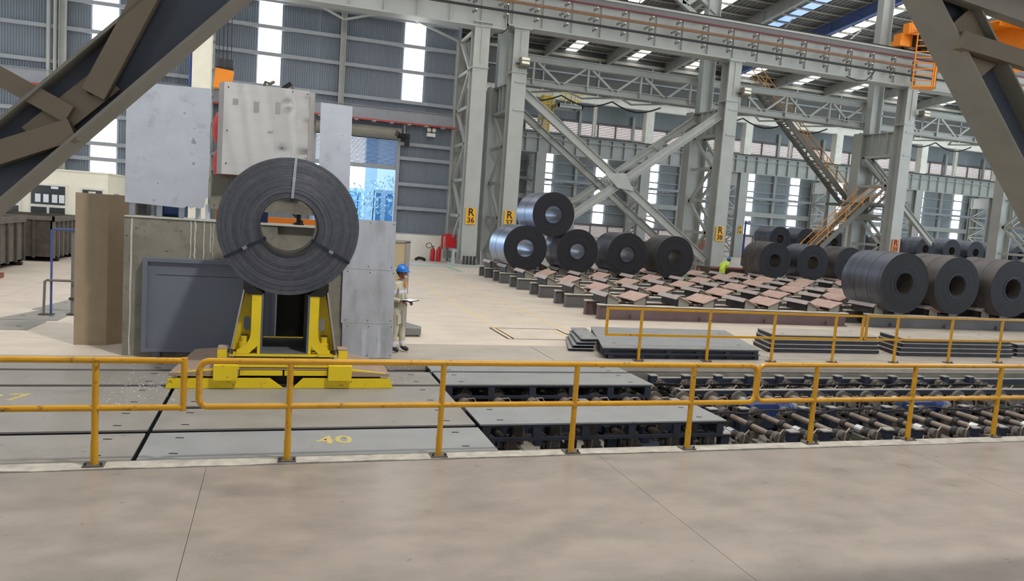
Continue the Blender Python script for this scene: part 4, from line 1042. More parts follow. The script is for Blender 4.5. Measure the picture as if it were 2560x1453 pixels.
for k in range(10):
    x = 3.6+1.24*k
    o = MB().prism([(9.0, -1.1), (11.9, -1.0), (11.9, -.85), (9.0, -.95)], 'x', x, x+.85).build('drip_tray', 'concrete' if k % 3 != 2 else 'plate_frame'); tag(o, '%s tray panel under the near pit rollers, %s from the left' % ('dusty' if k % 3 != 2 else 'dark blue', ORD[k]), 'tray', 'trays under the rollers')
for i, (x, y) in enumerate(((5.3, 12.0), (8.7, 11.95), (12.6, 12.0))):
    t = thing('gear_motor', ['blue gear motor in the pit, leftmost, behind the middle railing', 'blue gear motor in the pit at the start of the right railing', 'blue gear motor in the pit, the farthest to the right'][i], 'motor', (x, y, -.8), 'blue gear motors in the pit')
    mb = MB(); mb.prism([(x, -.55), (x+.62, -.55), (x+.62, -.31), (x+.56, -.28), (x+.06, -.28), (x, -.32)], 'y', y-.16, y+.12); mb.build('gearbox', 'motor_blue', t)
    mb = MB(); mb.tube((x+.64, y, -.42), (x+1.0, y, -.42), .11, 14); mb.build('motor_body', 'motor_blue', t, True)
    for j in range(5): MB().tube((x+.67+j*.06, y, -.42), (x+.69+j*.06, y, -.42), .125, 14).build('cooling_fin', 'motor_blue', t)
    mb = MB(); mb.tube((x+1.0, y, -.42), (x+1.1, y, -.42), .12, 14); mb.build('fan_cover', 'cabinet_grey', t, True); bx('foot', 'stub_blue', t, x+.1, x+.95, y-.12, y+.12, -1.1, -.55)
pts = []
for k in range(90):
    x = 6.6+.16*k; pts.append((x, 11.2+.03*math.sin(k*.9), -.25+.03*math.sin(k*.55)-.02*math.cos(k*1.3)))
o = MB().path(pts, .022, 5).build('hose', 'cable_black'); tag(o, 'thin black hose sagging across the near rollers', 'hose')
mb = MB()
for k in range(120):
    x = 7.0+.075*k; mb.box(x, x+.05, 13.0, 13.06, -.23+.02*math.sin(k*.3), -.18+.02*math.sin(k*.3))
o = mb.build('drive_chain', 'steel_worn'); tag(o, 'dark drive chain lying along the far rollers', 'chain')

# ================================================================== COIL CART
t = thing('coil_cart', 'yellow coil transfer cart straddling the plates under the big coil', 'cart', (.2, 12.7, 0))
MB().prism([(-1.48, 0.005), (.21, 0.005), (.0, .16), (-1.44, .16)], 'y', 11.95, 12.0).build('skirt_plate', 'cart_yellow', t)
MB().prism([(.35, 0.005), (1.92, 0.005), (1.86, .16), (.5, .16)], 'y', 11.95, 12.0).build('skirt_plate', 'cart_yellow', t)
bx('under_frame', 'steel_worn', t, -1.3, 1.75, 12.25, 13.5, .01, .19)
MB().prism([(-1.44, .19), (-.45, .19), (-.45, .36), (-.62, .32), (-1.44, .235)], 'y', 11.96, 12.01).build('deck_front', 'cart_yellow', t)
MB().prism([(.9, .19), (1.85, .19), (1.85, .235), (1.3, .30), (.9, .34)], 'y', 11.96, 12.01).build('deck_front', 'cart_yellow', t)
MB().add([(-1.44, 11.95, .238), (-.45, 11.95, .30), (-.45, 13.9, .30), (-1.25, 13.9, .238), (-1.44, 11.95, .2), (-.45, 11.95, .2), (-.45, 13.9, .2), (-1.25, 13.9, .2)], [(0,1,2,3), (4,7,6,5), (0,4,5,1), (1,5,6,2), (2,6,7,3), (3,7,4,0)]).build('deck_plate', 'rust_deck', t)
MB().add([(.9, 11.95, .30), (1.85, 11.95, .238), (1.85, 13.0, .238), (.9, 13.9, .30), (.9, 11.95, .2), (1.85, 11.95, .2), (1.85, 13.0, .2), (.9, 13.9, .2)], [(0,1,2,3), (4,7,6,5), (0,4,5,1), (1,5,6,2), (2,6,7,3), (3,7,4,0)]).build('deck_plate', 'rust_deck', t)
for a, b in ((-.81, -.47), (.88, 1.24)): bx('guide_block', 'cart_yellow', t, a, b, 11.86, 12.1, .145, .375)
for a, b in ((-.44, .19), (.22, .87)): bx('cross_bar', 'cart_yellow', t, a, b, 11.97, 12.2, .20, .275)
bx('slide_plate', 'rust_deck', t, -.46, .9, 12.0, 13.6, .285, .31); bx('slide_plate', 'cart_yellow', t, -.5, .93, 12.0, 13.6, .325, .36); bx('slide_edge', 'steel_dark', t, -.55, 1.0, 12.03, 13.6, .36, .385)
bx('carriage', 'cart_yellow', t, -.5, .93, 12.04, 13.6, .385, .47); bx('carriage_slot', 'black', t, -.3, .65, 12.03, 12.05, .395, .42)
bx('platform', 'cart_yellow', t, -.6, 1.0, 11.98, 13.6, .50, .535); bx('platform_web', 'steel_dark', t, -.52, .92, 12.02, 13.55, .47, .50)
for s in (-1, 1):
    x = .2+s*.9
    lg = bx('lug', 'cart_yellow', t, x-.07, x+.07, 12.0, 12.3, .47, .60); bx('lug_top', 'rust_deck', lg, x-.07, x+.07, 12.0, 12.3, .60, .615)
    MB().path([(.2+s*.82, 12.0, .56), (.2+s*.80, 11.97, .62), (.2+s*.76, 11.97, .6), (.2+s*.76, 11.98, .54)], .018, 6).build('hook_eye', 'steel_dark', t)
    f = lambda pts: [(.2+s*p, z) for p, z in pts]
    # outer sloping cheek, pierced web, curved front post and inner plate
    MB().add([(.2+s*.80, 12.0, .535), (.2+s*.80, 13.4, .535), (.2+s*.62, 13.4, 1.60), (.2+s*.62, 12.0, 1.60), (.2+s*.775, 12.0, .535), (.2+s*.775, 13.4, .535), (.2+s*.595, 13.4, 1.60), (.2+s*.595, 12.0, 1.60)], [(0,1,2,3), (4,7,6,5), (0,3,7,4), (1,5,6,2), (3,2,6,7), (0,4,5,1)]).build('cheek_plate', 'panel_edge', t)
    hole = [(.56+.05*math.cos(a), (1.05 if math.sin(a) > 0 else .92)+.05*math.sin(a)) for a in [2*PI*k/16 for k in range(16)]]
    outer = f([(.79, .56), (.60, 1.50), (.38, 1.50), (.38, .56)])
    hole = [(.565+.05*math.cos(a), (1.04 if math.sin(a) >= 0 else .92)+.05*math.sin(a)) for a in [PI/2-2*PI*k/20 for k in range(20)]]
    mb = MB(); mb.prism(f([(.5652, 1.50), (.60, 1.50), (.79, .56), (.38, .56), (.38, 1.50), (.565, 1.50)]+hole[::-1][-1:]+hole[::-1][:-1]+[(.5652, 1.09)]), 'y', 12.2, 12.23)
    mb.build('web_plate', 'cart_yellow', t)
    post = [(.36, .54), (.36, 1.46), (.50, 1.46), (.50, .86), (.515, .78), (.55, .70), (.60, .64), (.70, .59), (.70, .54), (.52, .54), (.40, .66), (.40, .54)]
    MB().prism(f(post), 'y', 12.0, 12.05).build('front_post', 'cart_yellow', t)
    bx('inner_plate', 'grey_inner', t, min(.2+s*.36, .2+s*.33), max(.2+s*.36, .2+s*.33), 12.0, 13.4, .535, 1.46)
    MB().tube((.2+s*.6, 12.12, .535), (.2+s*.6, 12.12, .70), .085, 16).build('bolt_base', 'cart_yellow', t, True)
    b = MB().tube((.2+s*.6, 12.12, .70), (.2+s*.6, 12.12, .80), .062, 16).build('bolt_head', 'cart_yellow', t, True)
    MB().tube((.2+s*.6, 12.12, .8), (.2+s*.6, 12.12, .815), .05, 14).build('bolt_ring', 'steel_dark', b)
    MB().prism(f([(.35, 1.455), (.35, 1.48), (.63, 1.655), (.63, 1.54), (.56, 1.455)]), 'y', 11.99, 13.4).build('saddle_pad', 'steel_worn', t)
bx('inner_floor', 'grey_inner', t, -.13, .53, 12.0, 13.4, .535, .55)

# the big coil
t = thing('steel_coil', 'big dark coil of steel strip with three straps, standing on the yellow cart', 'coil', (.205, 12.9, 1.45))
cx, cz, ro, ri, yf, L = .205, 2.515, 1.062, .45, 12.12, 1.35
mb = MB(); prof = []; nr = 74
for i in range(nr+1):
    r = ri+(ro-ri)*i/nr
    y = yf+random.uniform(0, .0035)+(.010 if r < ri+.08 else 0)
    prof.append((r, y)); 
    if i < nr: prof.append((r+(ro-ri)/nr*.8, y+random.uniform(.0, .004)))
m = len(prof)+2
mb.ring_y(cx, cz, prof+[(ro, yf+L), (ri, yf+L)], 128)
mi = []
for k in range(128):
    for i in range(m): mi.append(0 if (i < m-3 or i == m-2) else (1 if i == m-3 else 2))
mb.mi = mi
mb.build('coil_body', ['coil_face', 'coil_barrel', 'bore'], t, True)
MB().ring_y(cx, cz, [(ri-.012, yf-.004), (ri, yf-.004), (ri, yf+.5), (ri-.012, yf+.5)], 96).build('inner_turn', 'steel_dark', t, True)
for a, mm in ((87, 'strap'), (209, 'strap_dark'), (331, 'strap_dark')):
    ca, sa = math.cos(R(a)), math.sin(R(a)); px, pz = -sa*.02, ca*.02
    P = lambda r, y, s: (cx+ca*r+s*px, y, cz+sa*r+s*pz)
    mb = MB()
    q = [P(ri-.008, yf+.35, -1), P(ri-.008, yf+.35, 1), P(ri-.008, yf-.014, 1), P(ri-.008, yf-.014, -1), P(ro+.008, yf-.014, 1), P(ro+.008, yf-.014, -1), P(ro+.008, yf+L, 1), P(ro+.008, yf+L, -1)]
    mb.add(q, [(0, 1, 2, 3), (3, 2, 4, 5), (5, 4, 6, 7)])
    mb.build('strap', mm, t)
    c2 = MB(); r2 = ri+.28
    c2.bar(P(r2-.03, yf-.022, 0), P(r2+.04, yf-.022, 0), .05, .012, (0, 1, 0)); c2.build('strap_seal', 'strap', t)
    MB().bar(P(ri-.06, yf+.02, 0), P(ri-.01, yf+.02, 0), .05, .05, (0, 1, 0)).build('corner_guard', 'black', t)

# ================================================================== SHIELD WALL BEHIND THE COIL
t = thing('shield_wall', 'stained concrete block wall behind the big coil carrying metal sheets', 'wall block', (0, 14.9, 0))
bx('lower_block', 'concrete', t, -2.5, .04, 14.42, 15.4, 0, 2.45); bx('lower_block', 'concrete', t, .78, 1.3, 14.42, 15.4, 0, 2.45); bx('upper_block', 'concrete', t, .04, .78, 14.5, 15.4, 1.55, 2.45)
bx('pier', 'concrete', t, 1.3, 2.2, 14.42, 14.95, 0, 2.6); bx('lintel', 'concrete', t, -1.14, 1.25, 14.55, 14.85, 2.68, 3.3)
for x, z0, z1, wd in ((-2.385, .02, 2.44, .022), (-1.43, 1.77, 2.44, .016), (-1.36, 1.77, 2.44, .022), (-1.21, 1.77, 2.44, .016), (-1.10, 1.9, 2.44, .014), (-1.06, 1.8, 2.44, .010)):
    mb = MB(); n = 9
    l_ = [(x-wd/2+random.uniform(-.008, .008), z0+(z1-z0)*k/n) for k in range(n+1)]; r_ = [(p[0]+wd*random.uniform(.7, 1.3), p[1]) for p in l_]
    mb.prism(l_+r_[::-1], 'y', 14.412, 14.425); mb.build('lime_run', 'lime_run', t)
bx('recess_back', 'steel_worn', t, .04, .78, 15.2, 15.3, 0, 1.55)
for k, x in enumerate((-2.42, -1.98, -1.62, -1.34, -1.18, 1.2)): bx('steel_post', 'sheet_dull', t, x-.04, x+.04, 14.6, 14.7, 2.45, 2.75)
mb = MB(); mb.prism([(-1.5, 2.45), (1.25, 2.45), (1.25, 2.47), (-2.5, 2.47), (-2.5, 2.45)], 'y', 14.40, 15.4); mb.build('top_ledge', 'lime_run', t)
o = MB()
xs = [-1.16-.0]; pts = [(-2.49, 2.70), (-1.55, 2.66), (-1.5, 2.70), (-1.44, 2.655), (-1.38, 2.69), (-1.3, 2.66), (-1.22, 2.70), (-1.2, 2.85), (-1.16, 2.88), (-1.17, 3.4), (-1.15, 3.42), (-1.165, 4.1), (-1.15, 4.2), (-1.16, 4.77), (-2.5, 4.74)]
o = o.prism(pts, 'y', 14.37, 14.39).build('shield_sheet', 'sheet_dull'); [bx('fixing', 'steel_dark', o, x-.03, x+.03, 14.39, 14.62, 2.71, 2.75) for x in (-2.42, -1.98, -1.62, -1.34)]; tag(o, 'dull pale grey metal sheet with ragged edge, upper left of the shield wall', 'metal sheet')
t = thing('shield_box', 'shiny dented metal box above the big coil with tape marks', 'metal box', (-.2, 14.4, 3.31))
mb = MB(); mb.cur = 0
n = 24; vs = []; 
for j in range(n+1):
    for i in range(n+1):
        x = -.95+1.45*i/n; z = 3.31+1.6*j/n
        y = 14.28+.012*math.sin(i*.5+j*.1)
        for dx_, dz_, a_ in ((.10, 4.62, .04), (.44, 4.72, .03), (.06, 3.78, .03), (.42, 3.75, .05), (.45, 4.3, .03)):
            y += a_*math.exp(-((x-dx_)**2+(z-dz_)**2)/.006)
        vs.append((x, y, z))
mb.add(vs, [(j*(n+1)+i, j*(n+1)+i+1, (j+1)*(n+1)+i+1, (j+1)*(n+1)+i) for j in range(n) for i in range(n)])
mb.build('front_sheet', 'sheet_shiny', t, True)
MB().prism([(-1.05, 14.55), (-.95, 14.28), (-.945, 14.30), (-1.03, 14.56)], 'z', 3.31, 4.91).build('side_return', 'panel_edge', t); MB().prism([(.5, 14.28), (.6, 14.5), (.58, 14.51), (.495, 14.3)], 'z', 3.31, 4.91).build('side_return', 'panel_edge', t)
bx('back_panel', 'panel_edge', t, -1.03, .58, 14.5, 14.53, 3.31, 4.9); bx('top_cover', 'panel_edge', t, -.95, .5, 14.3, 14.52, 4.88, 4.9); bx('bottom_strip', 'box_rust', t, -.95, .5, 14.32, 14.5, 3.29, 3.31)
for x, z, w_, h in ((-.80, 4.53, .09, .1), (-.45, 4.44, .09, .18), (-.08, 4.45, .08, .2), (-.2, 4.1, .09, .03)): bx('tape_mark', 'panel_edge', t, x, x+w_, 14.262, 14.27, z, z+h)
for x, z in ((-.88, 4.82), (-.88, 4.07), (-.88, 3.5), (.46, 4.85), (.05, 3.85), (.2, 4.86)): MB().tube((x, 14.26, z), (x, 14.28, z), .012, 8).build('rivet', 'steel_dark', t)
t = thing('clamp', 'small rusty steel clamp on top of the shiny shield box', 'clamp', (-.3, 14.4, 4.91))
MB().path([(-.3, 14.4, 4.9), (-.27, 14.4, 5.0), (-.2, 14.38, 4.97), (-.12, 14.4, 5.02)], .03, 6).build('claw', 'housing', t); MB().bar((0, 14.4, 4.89), (.17, 14.38, 5.02), .06, .07).build('bar', 'steel_worn', t); MB().bar((.17, 14.38, 5.0), (.2, 14.38, 4.9), .05, .05).build('foot', 'housing', t)
o = MB().prism([(.73, 2.6), (1.29, 2.6), (1.285, 3.6), (1.27, 4.735), (.70, 4.75)], 'y', 14.38, 14.41).build('shield_sheet', 'sheet_dull'); [bx('fixing', 'steel_dark', o, x-.03, x+.03, 14.41, 14.56, 2.8, 2.9) for x in (.85, 1.15)]; tag(o, 'tall narrow grey metal sheet standing right of the shiny box', 'metal sheet')
for i, (z0, z1, x0, x1) in enumerate(((.01, .69, 1.29, 2.26), (.69, 1.735, 1.25, 2.24), (1.73, 2.67, 1.22, 2.2))):
    o = MB().prism([(x0, z0), (x1, z0), (x1-.01, z1), (x0-.01, z1)], 'y', 14.36-.006*i, 14.38-.006*i).build('galvanised_sheet', 'galvanised')
    tag(o, ['lowest galvanised sheet on the pier beside the worker, with white runs', 'middle galvanised sheet on the pier beside the worker', 'top galvanised sheet on the pier right of the big coil'][i], 'metal sheet', 'galvanised sheets on the pier')
    if i == 0:
        for xx, w_ in ((x0+.36, .10), (x0+.66, .08)):
            mb = MB(); pl = [(xx+random.uniform(-.02, .02), z0+.06+.5*q/7) for q in range(8)]; pr_ = [(p[0]+w_*random.uniform(.5, 1.1), p[1]) for p in pl]
            mb.prism(pl+pr_[::-1], 'y', 14.357, 14.361); mb.build('pale_run', 'sheet_dull', o)
    for x in (x0+.08, (x0+x1)/2, x1-.05):
        for z in (z0+.06, z1-.06): MB().tube((x, 14.345-.006*i, z), (x, 14.36-.006*i, z), .01, 6).build('rivet', 'steel_dark', o)
t = thing('machine_cabinet', 'blue-grey steel cabinet front standing against the concrete left of the cart', 'cabinet', (-1.2, 14.3, 0))
bx('door_panel', 'cabinet_grey', t, -2.11, .02, 14.29, 14.4, .14, 1.72)
for a in ((-2.17, -2.09, .1, 1.77), (-.0, .05, .1, 1.77)): bx('frame_side', 'cabinet_grey', t, a[0], a[1], 14.24, 14.41, a[2], a[3])
bx('frame_top', 'cabinet_grey', t, -2.09, -.0, 14.245, 14.405, 1.70, 1.765); bx('frame_bottom', 'cabinet_grey', t, -2.09, -.0, 14.245, 14.405, .105, .16)
bx('seam', 'steel_dark', t, -1.95, -.6, 14.285, 14.292, 1.47, 1.478); bx('edge_strip', 'lime_run', t, .05, .075, 14.25, 14.4, .3, 1.4)
for x in (-2.0, -.2): bx('foot', 'cabinet_grey', t, x, x+.13, 14.3, 14.4, 0, .1)
# things glimpsed in the slot over the lower wall
t = thing('drive_motor', 'blue motor seen in the slot below the dull grey sheet', 'motor', (-1.8, 15.2, 2.45)); MB().tube((-1.95, 15.1, 2.6), (-1.66, 15.1, 2.6), .13, 14).build('motor_body', 'machine_blue', t, True); bx('end_box', 'cabinet_grey', t, -2.1, -1.97, 14.95, 15.25, 2.47, 2.75)
t = thing('vent_box', 'small slatted vent box seen at the left end of the slot', 'vent', (-2.3, 15.2, 2.45)); bx('body', 'louvre_frame', t, -2.42, -2.2, 15.0, 15.2, 2.47, 2.75)
for k in range(5): bx('slat', 'steel_dark', t, -2.38, -2.24, 14.98, 15.0, 2.5+.045*k, 2.52+.045*k)
t = thing('orange_machine', 'orange and dark machine part seen through the bore of the big coil', 'machine', (.3, 16.4, 2.3)); bx('bar', 'ink_orange', t, -.3, .85, 16.3, 16.5, 2.42, 2.56); bx('side_box', 'machine_blue', t, -.4, -.15, 15.2, 15.4, 2.47, 2.7); mb = MB(); mb.lathe_z(.42, 15.15, [(.11, 2.47), (.1, 2.5), (.04, 2.53), (.05, 2.68)], 12); mb.build('spindle', 'steel_worn', t, True); MB().bar((.3, 15.15, 2.68), (.5, 15.15, 2.52), .05, .05).build('lever', 'housing', t)
bx('stand', 'steel_dark', t, .1, .5, 16.3, 16.5, 0, 2.42)
t = thing('orange_post', 'short orange post in the slot right under the lintel left of the coil', 'post', (-1.05, 15.6, 0)); bx('post', 'crane_orange', t, -1.12, -.98, 15.6, 15.7, 0, 2.75); bx('cap', 'steel_dark', t, -1.13, -.97, 15.59, 15.71, 2.75, 2.77)

# hardboard sheet, folded
t = thing('hardboard_sheet', 'tall folded brown hardboard sheet standing left of the concrete block', 'board', (-3, 15.5, 0))
MB().prism([(-3.47, 15.38), (-2.93, 15.38), (-2.92, 15.40), (-3.47, 15.395)], 'z', 0, 2.8).build('front_leaf', 'hardboard', t); MB().prism([(-2.93, 15.38), (-2.5, 15.78), (-2.51, 15.79), (-2.93, 15.40)], 'z', 0, 2.8).build('side_leaf', 'hardboard', t)
for z in (2.72, 2.12, 1.36, .58):
    for k in range(4):
        a, b = .72-.03*k+.0, .86
        MB().add([(-2.93+.43*a, 15.362+.40*a, z+.05*k), (-2.93+.43*b, 15.362+.40*b, z+.05*k), (-2.93+.43*b, 15.362+.40*b, z+.05*k+.03), (-2.93+.43*a, 15.362+.40*a, z+.05*k+.03)], [(0, 1, 2, 3)]).build('print_mark', 'hardboard_print', t)
# pipe frames
t = thing('pipe_frame', 'tall blue and grey pipe frame standing behind the hardboard', 'pipe frame', (-4.5, 19, 0))
MB().path([(-4.73, 18.95, 0), (-4.73, 18.95, 1.9), (-4.70, 18.95, 1.93), (-4.3, 18.95, 1.93), (-4.0, 18.95, 1.93)], .025, 8).build('blue_pipe', 'pipe_blue', t, True); MB().tube((-4.32, 19, 0), (-4.32, 19, 1.93), .035, 8).build('grey_post', 'pipe_grey', t, True); bx('clamp', 'steel_dark', t, -4.38, -4.26, 18.94, 19.06, .35, .4); bx('foot_plate', 'steel_dark', t, -4.42, -4.2, 18.9, 19.1, 0.012, .03)
t = thing('pipe_frame', 'low grey pipe rail in front of the blue pipe frame', 'pipe frame', (-4.6, 18.9, 0))
MB().path([(-4.86, 18.88, 0), (-4.84, 18.88, .76), (-4.80, 18.88, .79), (-4.3, 18.88, .79), (-4.0, 18.88, .79)], .028, 8).build('pipe', 'pipe_grey', t, True); bx('foot_plate', 'steel_dark', t, -4.95, -4.66, 18.8, 19.0, 0.012, .03)
# bins
for i, (x0, x1, y0, y1, h, lab) in enumerate(((-11.2, -8.62, 26.5, 30.9, 1.72, 'large brown steel bin at the left edge with ribbed side'), (-10.6, -8.03, 32.2, 35.5, 1.72, 'dark steel bin with ribbed end, right of the large bin'))):
    t = thing('scrap_bin', lab, 'bin', ((x0+x1)/2, y0, 0), 'steel bins at the left')
    mb = MB(); mb.box(x0, x1, y0, y0+.06, .12, h); mb.box(x0, x1, y1-.06, y1, .12, h); mb.box(x0, x0+.06, y0, y1, .12, h); mb.box(x1-.06, x1, y0, y1, .12, h); mb.box(x0, x1, y0, y1, .12, .18)
    mb.build('body', 'bin_light' if i == 0 else 'bin_steel', t)
    n = 5
    for k in range(n+1): bx('rib', 'bin_steel' if i == 0 else 'bin_light', t, x1, x1+.08, y0+(y1-y0-.14)*k/n, y0+(y1-y0-.14)*k/n+.14, .14, h)
    for k in range(4): bx('rib', 'bin_steel', t, x0+(x1-x0)*k/4, x0+(x1-x0)*k/4+.1, y0-.06, y0, .14, h)
    mb = MB(); mb.box(x1-.02, x1+.1, y0, y1, h-.2, h); mb.box(x0, x1, y0-.08, y0, h-.16, h); mb.build('rim', 'bin_light', t)
    for yy in (y0+.4, y1-.6): bx('skid', 'steel_worn', t, x0, x1+.1, yy, yy+.25, 0, .12)
t = thing('pallet', 'reddish wooden pallet at the left edge on the far floor', 'pallet', (-8.0, 26, 0))
for k in range(4): bx('deck_board', 'wood_red', t, -9.0, -7.82, 25.2+.28*k, 25.42+.28*k, .12, .15)
for k in range(3): bx('bearer', 'wood_red', t, -9.0+.5*k, -8.85+.5*k if k < 2 else -7.82, 25.2, 26.26, 0, .12)
# cabin
t = thing('site_cabin', 'cream painted cabin with windows behind the bins at the left', 'cabin', (-9, 37, 0))
CY = 36.0
mb = MB(); mb.box(-14, -6.9, CY, CY+5.2, 0, 3.52); mb.box(-14.1, -6.85, CY-.05, CY+5.25, 3.52, 3.58); mb.build('shell', 'cream_paint', t)
def win(x0, x1, z0, z1, split=None, nm='window'):
    f = bx(nm, 'white_paint', t, x0-.08, x1+.08, CY-.05, CY-.005, z0-.08, z1+.08)
    if split:
        bx('pane', 'glass_dark', f, x0, x1, CY-.07, CY-.052, split+.06, z1); xm = (x0+x1)/2
        bx('pane', 'glass_dark', f, x0, xm-.05, CY-.07, CY-.052, z0, split-.06); bx('pane', 'glass_dark', f, xm+.05, x1, CY-.07, CY-.052, z0, split-.06)
    else: bx('pane', 'glass_dark', f, x0, x1, CY-.07, CY-.052, z0, z1)
    return f
f = win(-9.75, -8.5, 1.68, 2.86, 2.02)
for k, x in enumerate((-9.6, -9.3, -8.98, -8.72)): bx('paper_sheet', 'paper', f, x, x+.2, CY-.078, CY-.071, 2.16, 2.5)
bx('notice', 'paper', f, -9.02, -8.75, CY-.078, CY-.071, 2.74, 2.84)
win(-11.7, -10.2, 1.68, 2.86, 2.02); f = win(-7.85, -7.1, 2.3, 2.8); bx('mullion', 'white_paint', f, -7.62, -7.35, CY-.085, CY-.05, 2.3, 2.74)
wb_ = bx('side_window', 'white_paint', t, -6.9, -6.86, 37.0, 38.2, 2.2, 2.75); bx('pane', 'glass_dark', wb_, -6.87, -6.85, 37.08, 38.12, 2.28, 2.68)
vb = bx('vent', 'louvre_frame', t, -6.9, -6.84, 40.0, 40.9, 2.3, 3.0)
for k in range(6): bx('slat', 'steel_dark', vb, -6.84, -6.82, 40.05, 40.85, 2.34+.1*k, 2.38+.1*k)

# tan panel and flat block by the worker
t = thing('panel_screen', 'tan panelled screen with grey frame standing behind the worker', 'screen', (2.4, 16.2, 0))
for x0, x1 in ((1.75, 2.28), (2.31, 2.70)):
    for z0, z1 in ((.35, 1.05), (1.08, 1.62), (1.65, 2.2)): bx('panel', 'tan_panel', t, x0, x1, 16.15, 16.18, z0, z1)
mb = MB(); mb.box(2.70, 2.80, 16.13, 16.25, 0, 2.22); mb.box(1.7, 2.8, 16.13, 16.25, 2.2, 2.25); mb.box(2.28, 2.31, 16.16, 16.2, .3, 2.2); mb.box(1.7, 2.7, 16.16, 16.2, .28, .35); mb.build('frame', 'panel_edge', t)
o = MB().prism([(2.55, 16.95), (3.3, 16.95), (3.36, 17.25), (3.0, 18.2), (2.5, 18.2)], 'z', .05, .2).box(2.7, 3.2, 17.0, 18.0, 0, .05).build('flat_block', 'block_grey'); tag(o, 'grey flat steel block lying on the floor behind the worker', 'block')

# ================================================================== PEOPLE
def person(name, label, base, fdir, lean, suit, sit=0.0, helmet=True):
    B = Vector(base); F = Vector((fdir[0], fdir[1], 0)).normalized(); Lf = Vector((-F.y, F.x, 0))
    def P(f, l, z): return B+F*f+Lf*l+Vector((0, 0, z))
    def T(f, l, z):   # points above the hip lean forward
        a = R(lean); dz = z-.95
        return P(f*math.cos(a)+dz*math.sin(a), l, .95+dz*math.cos(a)-f*math.sin(a))
    J = {'pel': (P(0, 0, .95), .145), 'wai': (T(.0, 0, 1.08), .135), 'che': (T(.0, 0, 1.28), .155), 'nb': (T(-.005, 0, 1.43), .09), 'nt': (T(.012, 0, 1.51), .058)}
    E_ = [('pel', 'wai'), ('wai', 'che'), ('che', 'nb'), ('nb', 'nt')]
    for s, n in ((1, 'l'), (-1, 'r')):
        J['hip'+n] = (P(.0, s*.095, .88), .105); J['kn'+n] = (P(.02+(.03 if s > 0 else 0), s*.105, .49), .075); J['an'+n] = (P(-.01+(.10 if s > 0 else 0), s*.11, .10), .06); J['to'+n] = (P(.13+(.10 if s > 0 else 0), s*.125, .045), .042)
        J['sh'+n] = (T(.0, s*.185, 1.385), .075); J['el'+n] = (T(-.03, s*.245, 1.12), .055); J['wr'+n] = (T(.14, s*.16, 1.07), .042)
        E_ += [('pel', 'hip'+n), ('hip'+n, 'kn'+n), ('kn'+n, 'an'+n), ('an'+n, 'to'+n), ('che', 'sh'+n), ('sh'+n, 'el'+n), ('el'+n, 'wr'+n)]
    keys = list(J); me = bpy.data.meshes.new('body_skeleton')
    me.from_pydata([tuple(J[k][0]) for k in keys], [(keys.index(a), keys.index(b)) for a, b in E_], [])
    tmp = bpy.data.objects.new('tmp', me); col.objects.link(tmp)
    sk = tmp.modifiers.new('skin', 'SKIN'); sk.use_smooth_shade = True
    for i, k in enumerate(keys):
        v = me.skin_vertices[0].data[i]; r = J[k][1]
        v.radius = (r*1.05, r*.85) if k in ('pel', 'wai', 'che') else (r, r); v.use_root = k == 'pel'
    ss = tmp.modifiers.new('sub', 'SUBSURF'); ss.levels = 3; ss.render_levels = 3
    dg = bpy.context.evaluated_depsgraph_get(); dg.update()
    bm_ = bpy.data.meshes.new_from_object(tmp.evaluated_get(dg))
    bpy.data.objects.remove(tmp, do_unlink=True)
    bm_.materials.clear()
    for m_ in (suit, 'skin', 'boot', 'reflective'): bm_.materials.append(M[m_])
    up_ = T(0, 0, 1.48); ax = (T(0, 0, 2)-T(0, 0, 1)).normalized()
    for p in bm_.polygons:
        c = p.center; p.use_smooth = True
        hz = (c-T(0, 0, 1)).dot(ax)+1
        horiz = (c-B).to_2d().length
        if c.z < .125: p.material_index = 2
        elif .17 < c.z < .235: p.material_index = 3
        elif hz > 1.475 and (c-T(0, 0, hz)).length < .09: p.material_index = 1
        elif 1.235 < hz < 1.285 and c.z > .9: p.material_index = 3
        if min((c-J['wrl'][0]).length, (c-J['wrr'][0]).length) < .045: p.material_index = 1
    root = thing(name, label, 'person', base)
    link('body', bm_, root)
    # head with face
    hc = T(.03, 0, 1.63); mb = MB(); nu, nv = 20, 14; vs = []
    for j in range(nv+1):
        th = -PI/2+PI*j/nv
        for i in range(nu):
            ph = 2*PI*i/nu; cf = math.cos(th)*math.cos(ph); cl = math.cos(th)*math.sin(ph); s_ = math.sin(th)
            f_ = .098*cf; l_ = .075*cl*(1-.22*max(0, -s_)); z_ = .122*s_
            if cf > .5 and s_ < -.2: f_ += .008
            if abs(cl) < .25 and cf > .6 and -.45 < s_ < .05: f_ += .02*(1-abs(cl)*4)
            if cf > .7 and .0 < s_ < .3 and .2 < abs(cl) < .55: f_ -= .008
            vs.append(hc+F*f_+Lf*l_+Vector((0, 0, z_)))
    mb.add(vs, [(j*nu+i, j*nu+(i+1) % nu, (j+1)*nu+(i+1) % nu, (j+1)*nu+i) for j in range(nv) for i in range(nu)])
    hd = mb.build('head', 'skin', root, True)
    H = lambda f, l, z: hc+F*f+Lf*l+Vector((0, 0, z))
    for s in (-1, 1):
        mb = MB(); mb.ball(tuple(H(-.005, s*.078, -.005)), .022, .022, .032, 8, 6); mb.build('ear', 'skin', hd, True)
        mb = MB(); mb.ball(tuple(H(.085, s*.032, .018)), .012, .012, .009, 8, 6); mb.build('eye', 'boot', hd, True)
    mb = MB(); mb.ball(tuple(H(.072, 0, -.052)), .042, .048, .045, 12, 8); mb.build('face_mask', 'mask_white', root, True)
    mb = MB(); mb.ball(tuple(H(-.02, 0, .03)), .1, .088, .1, 14, 8); mb.build('hair', 'hair', root, True)
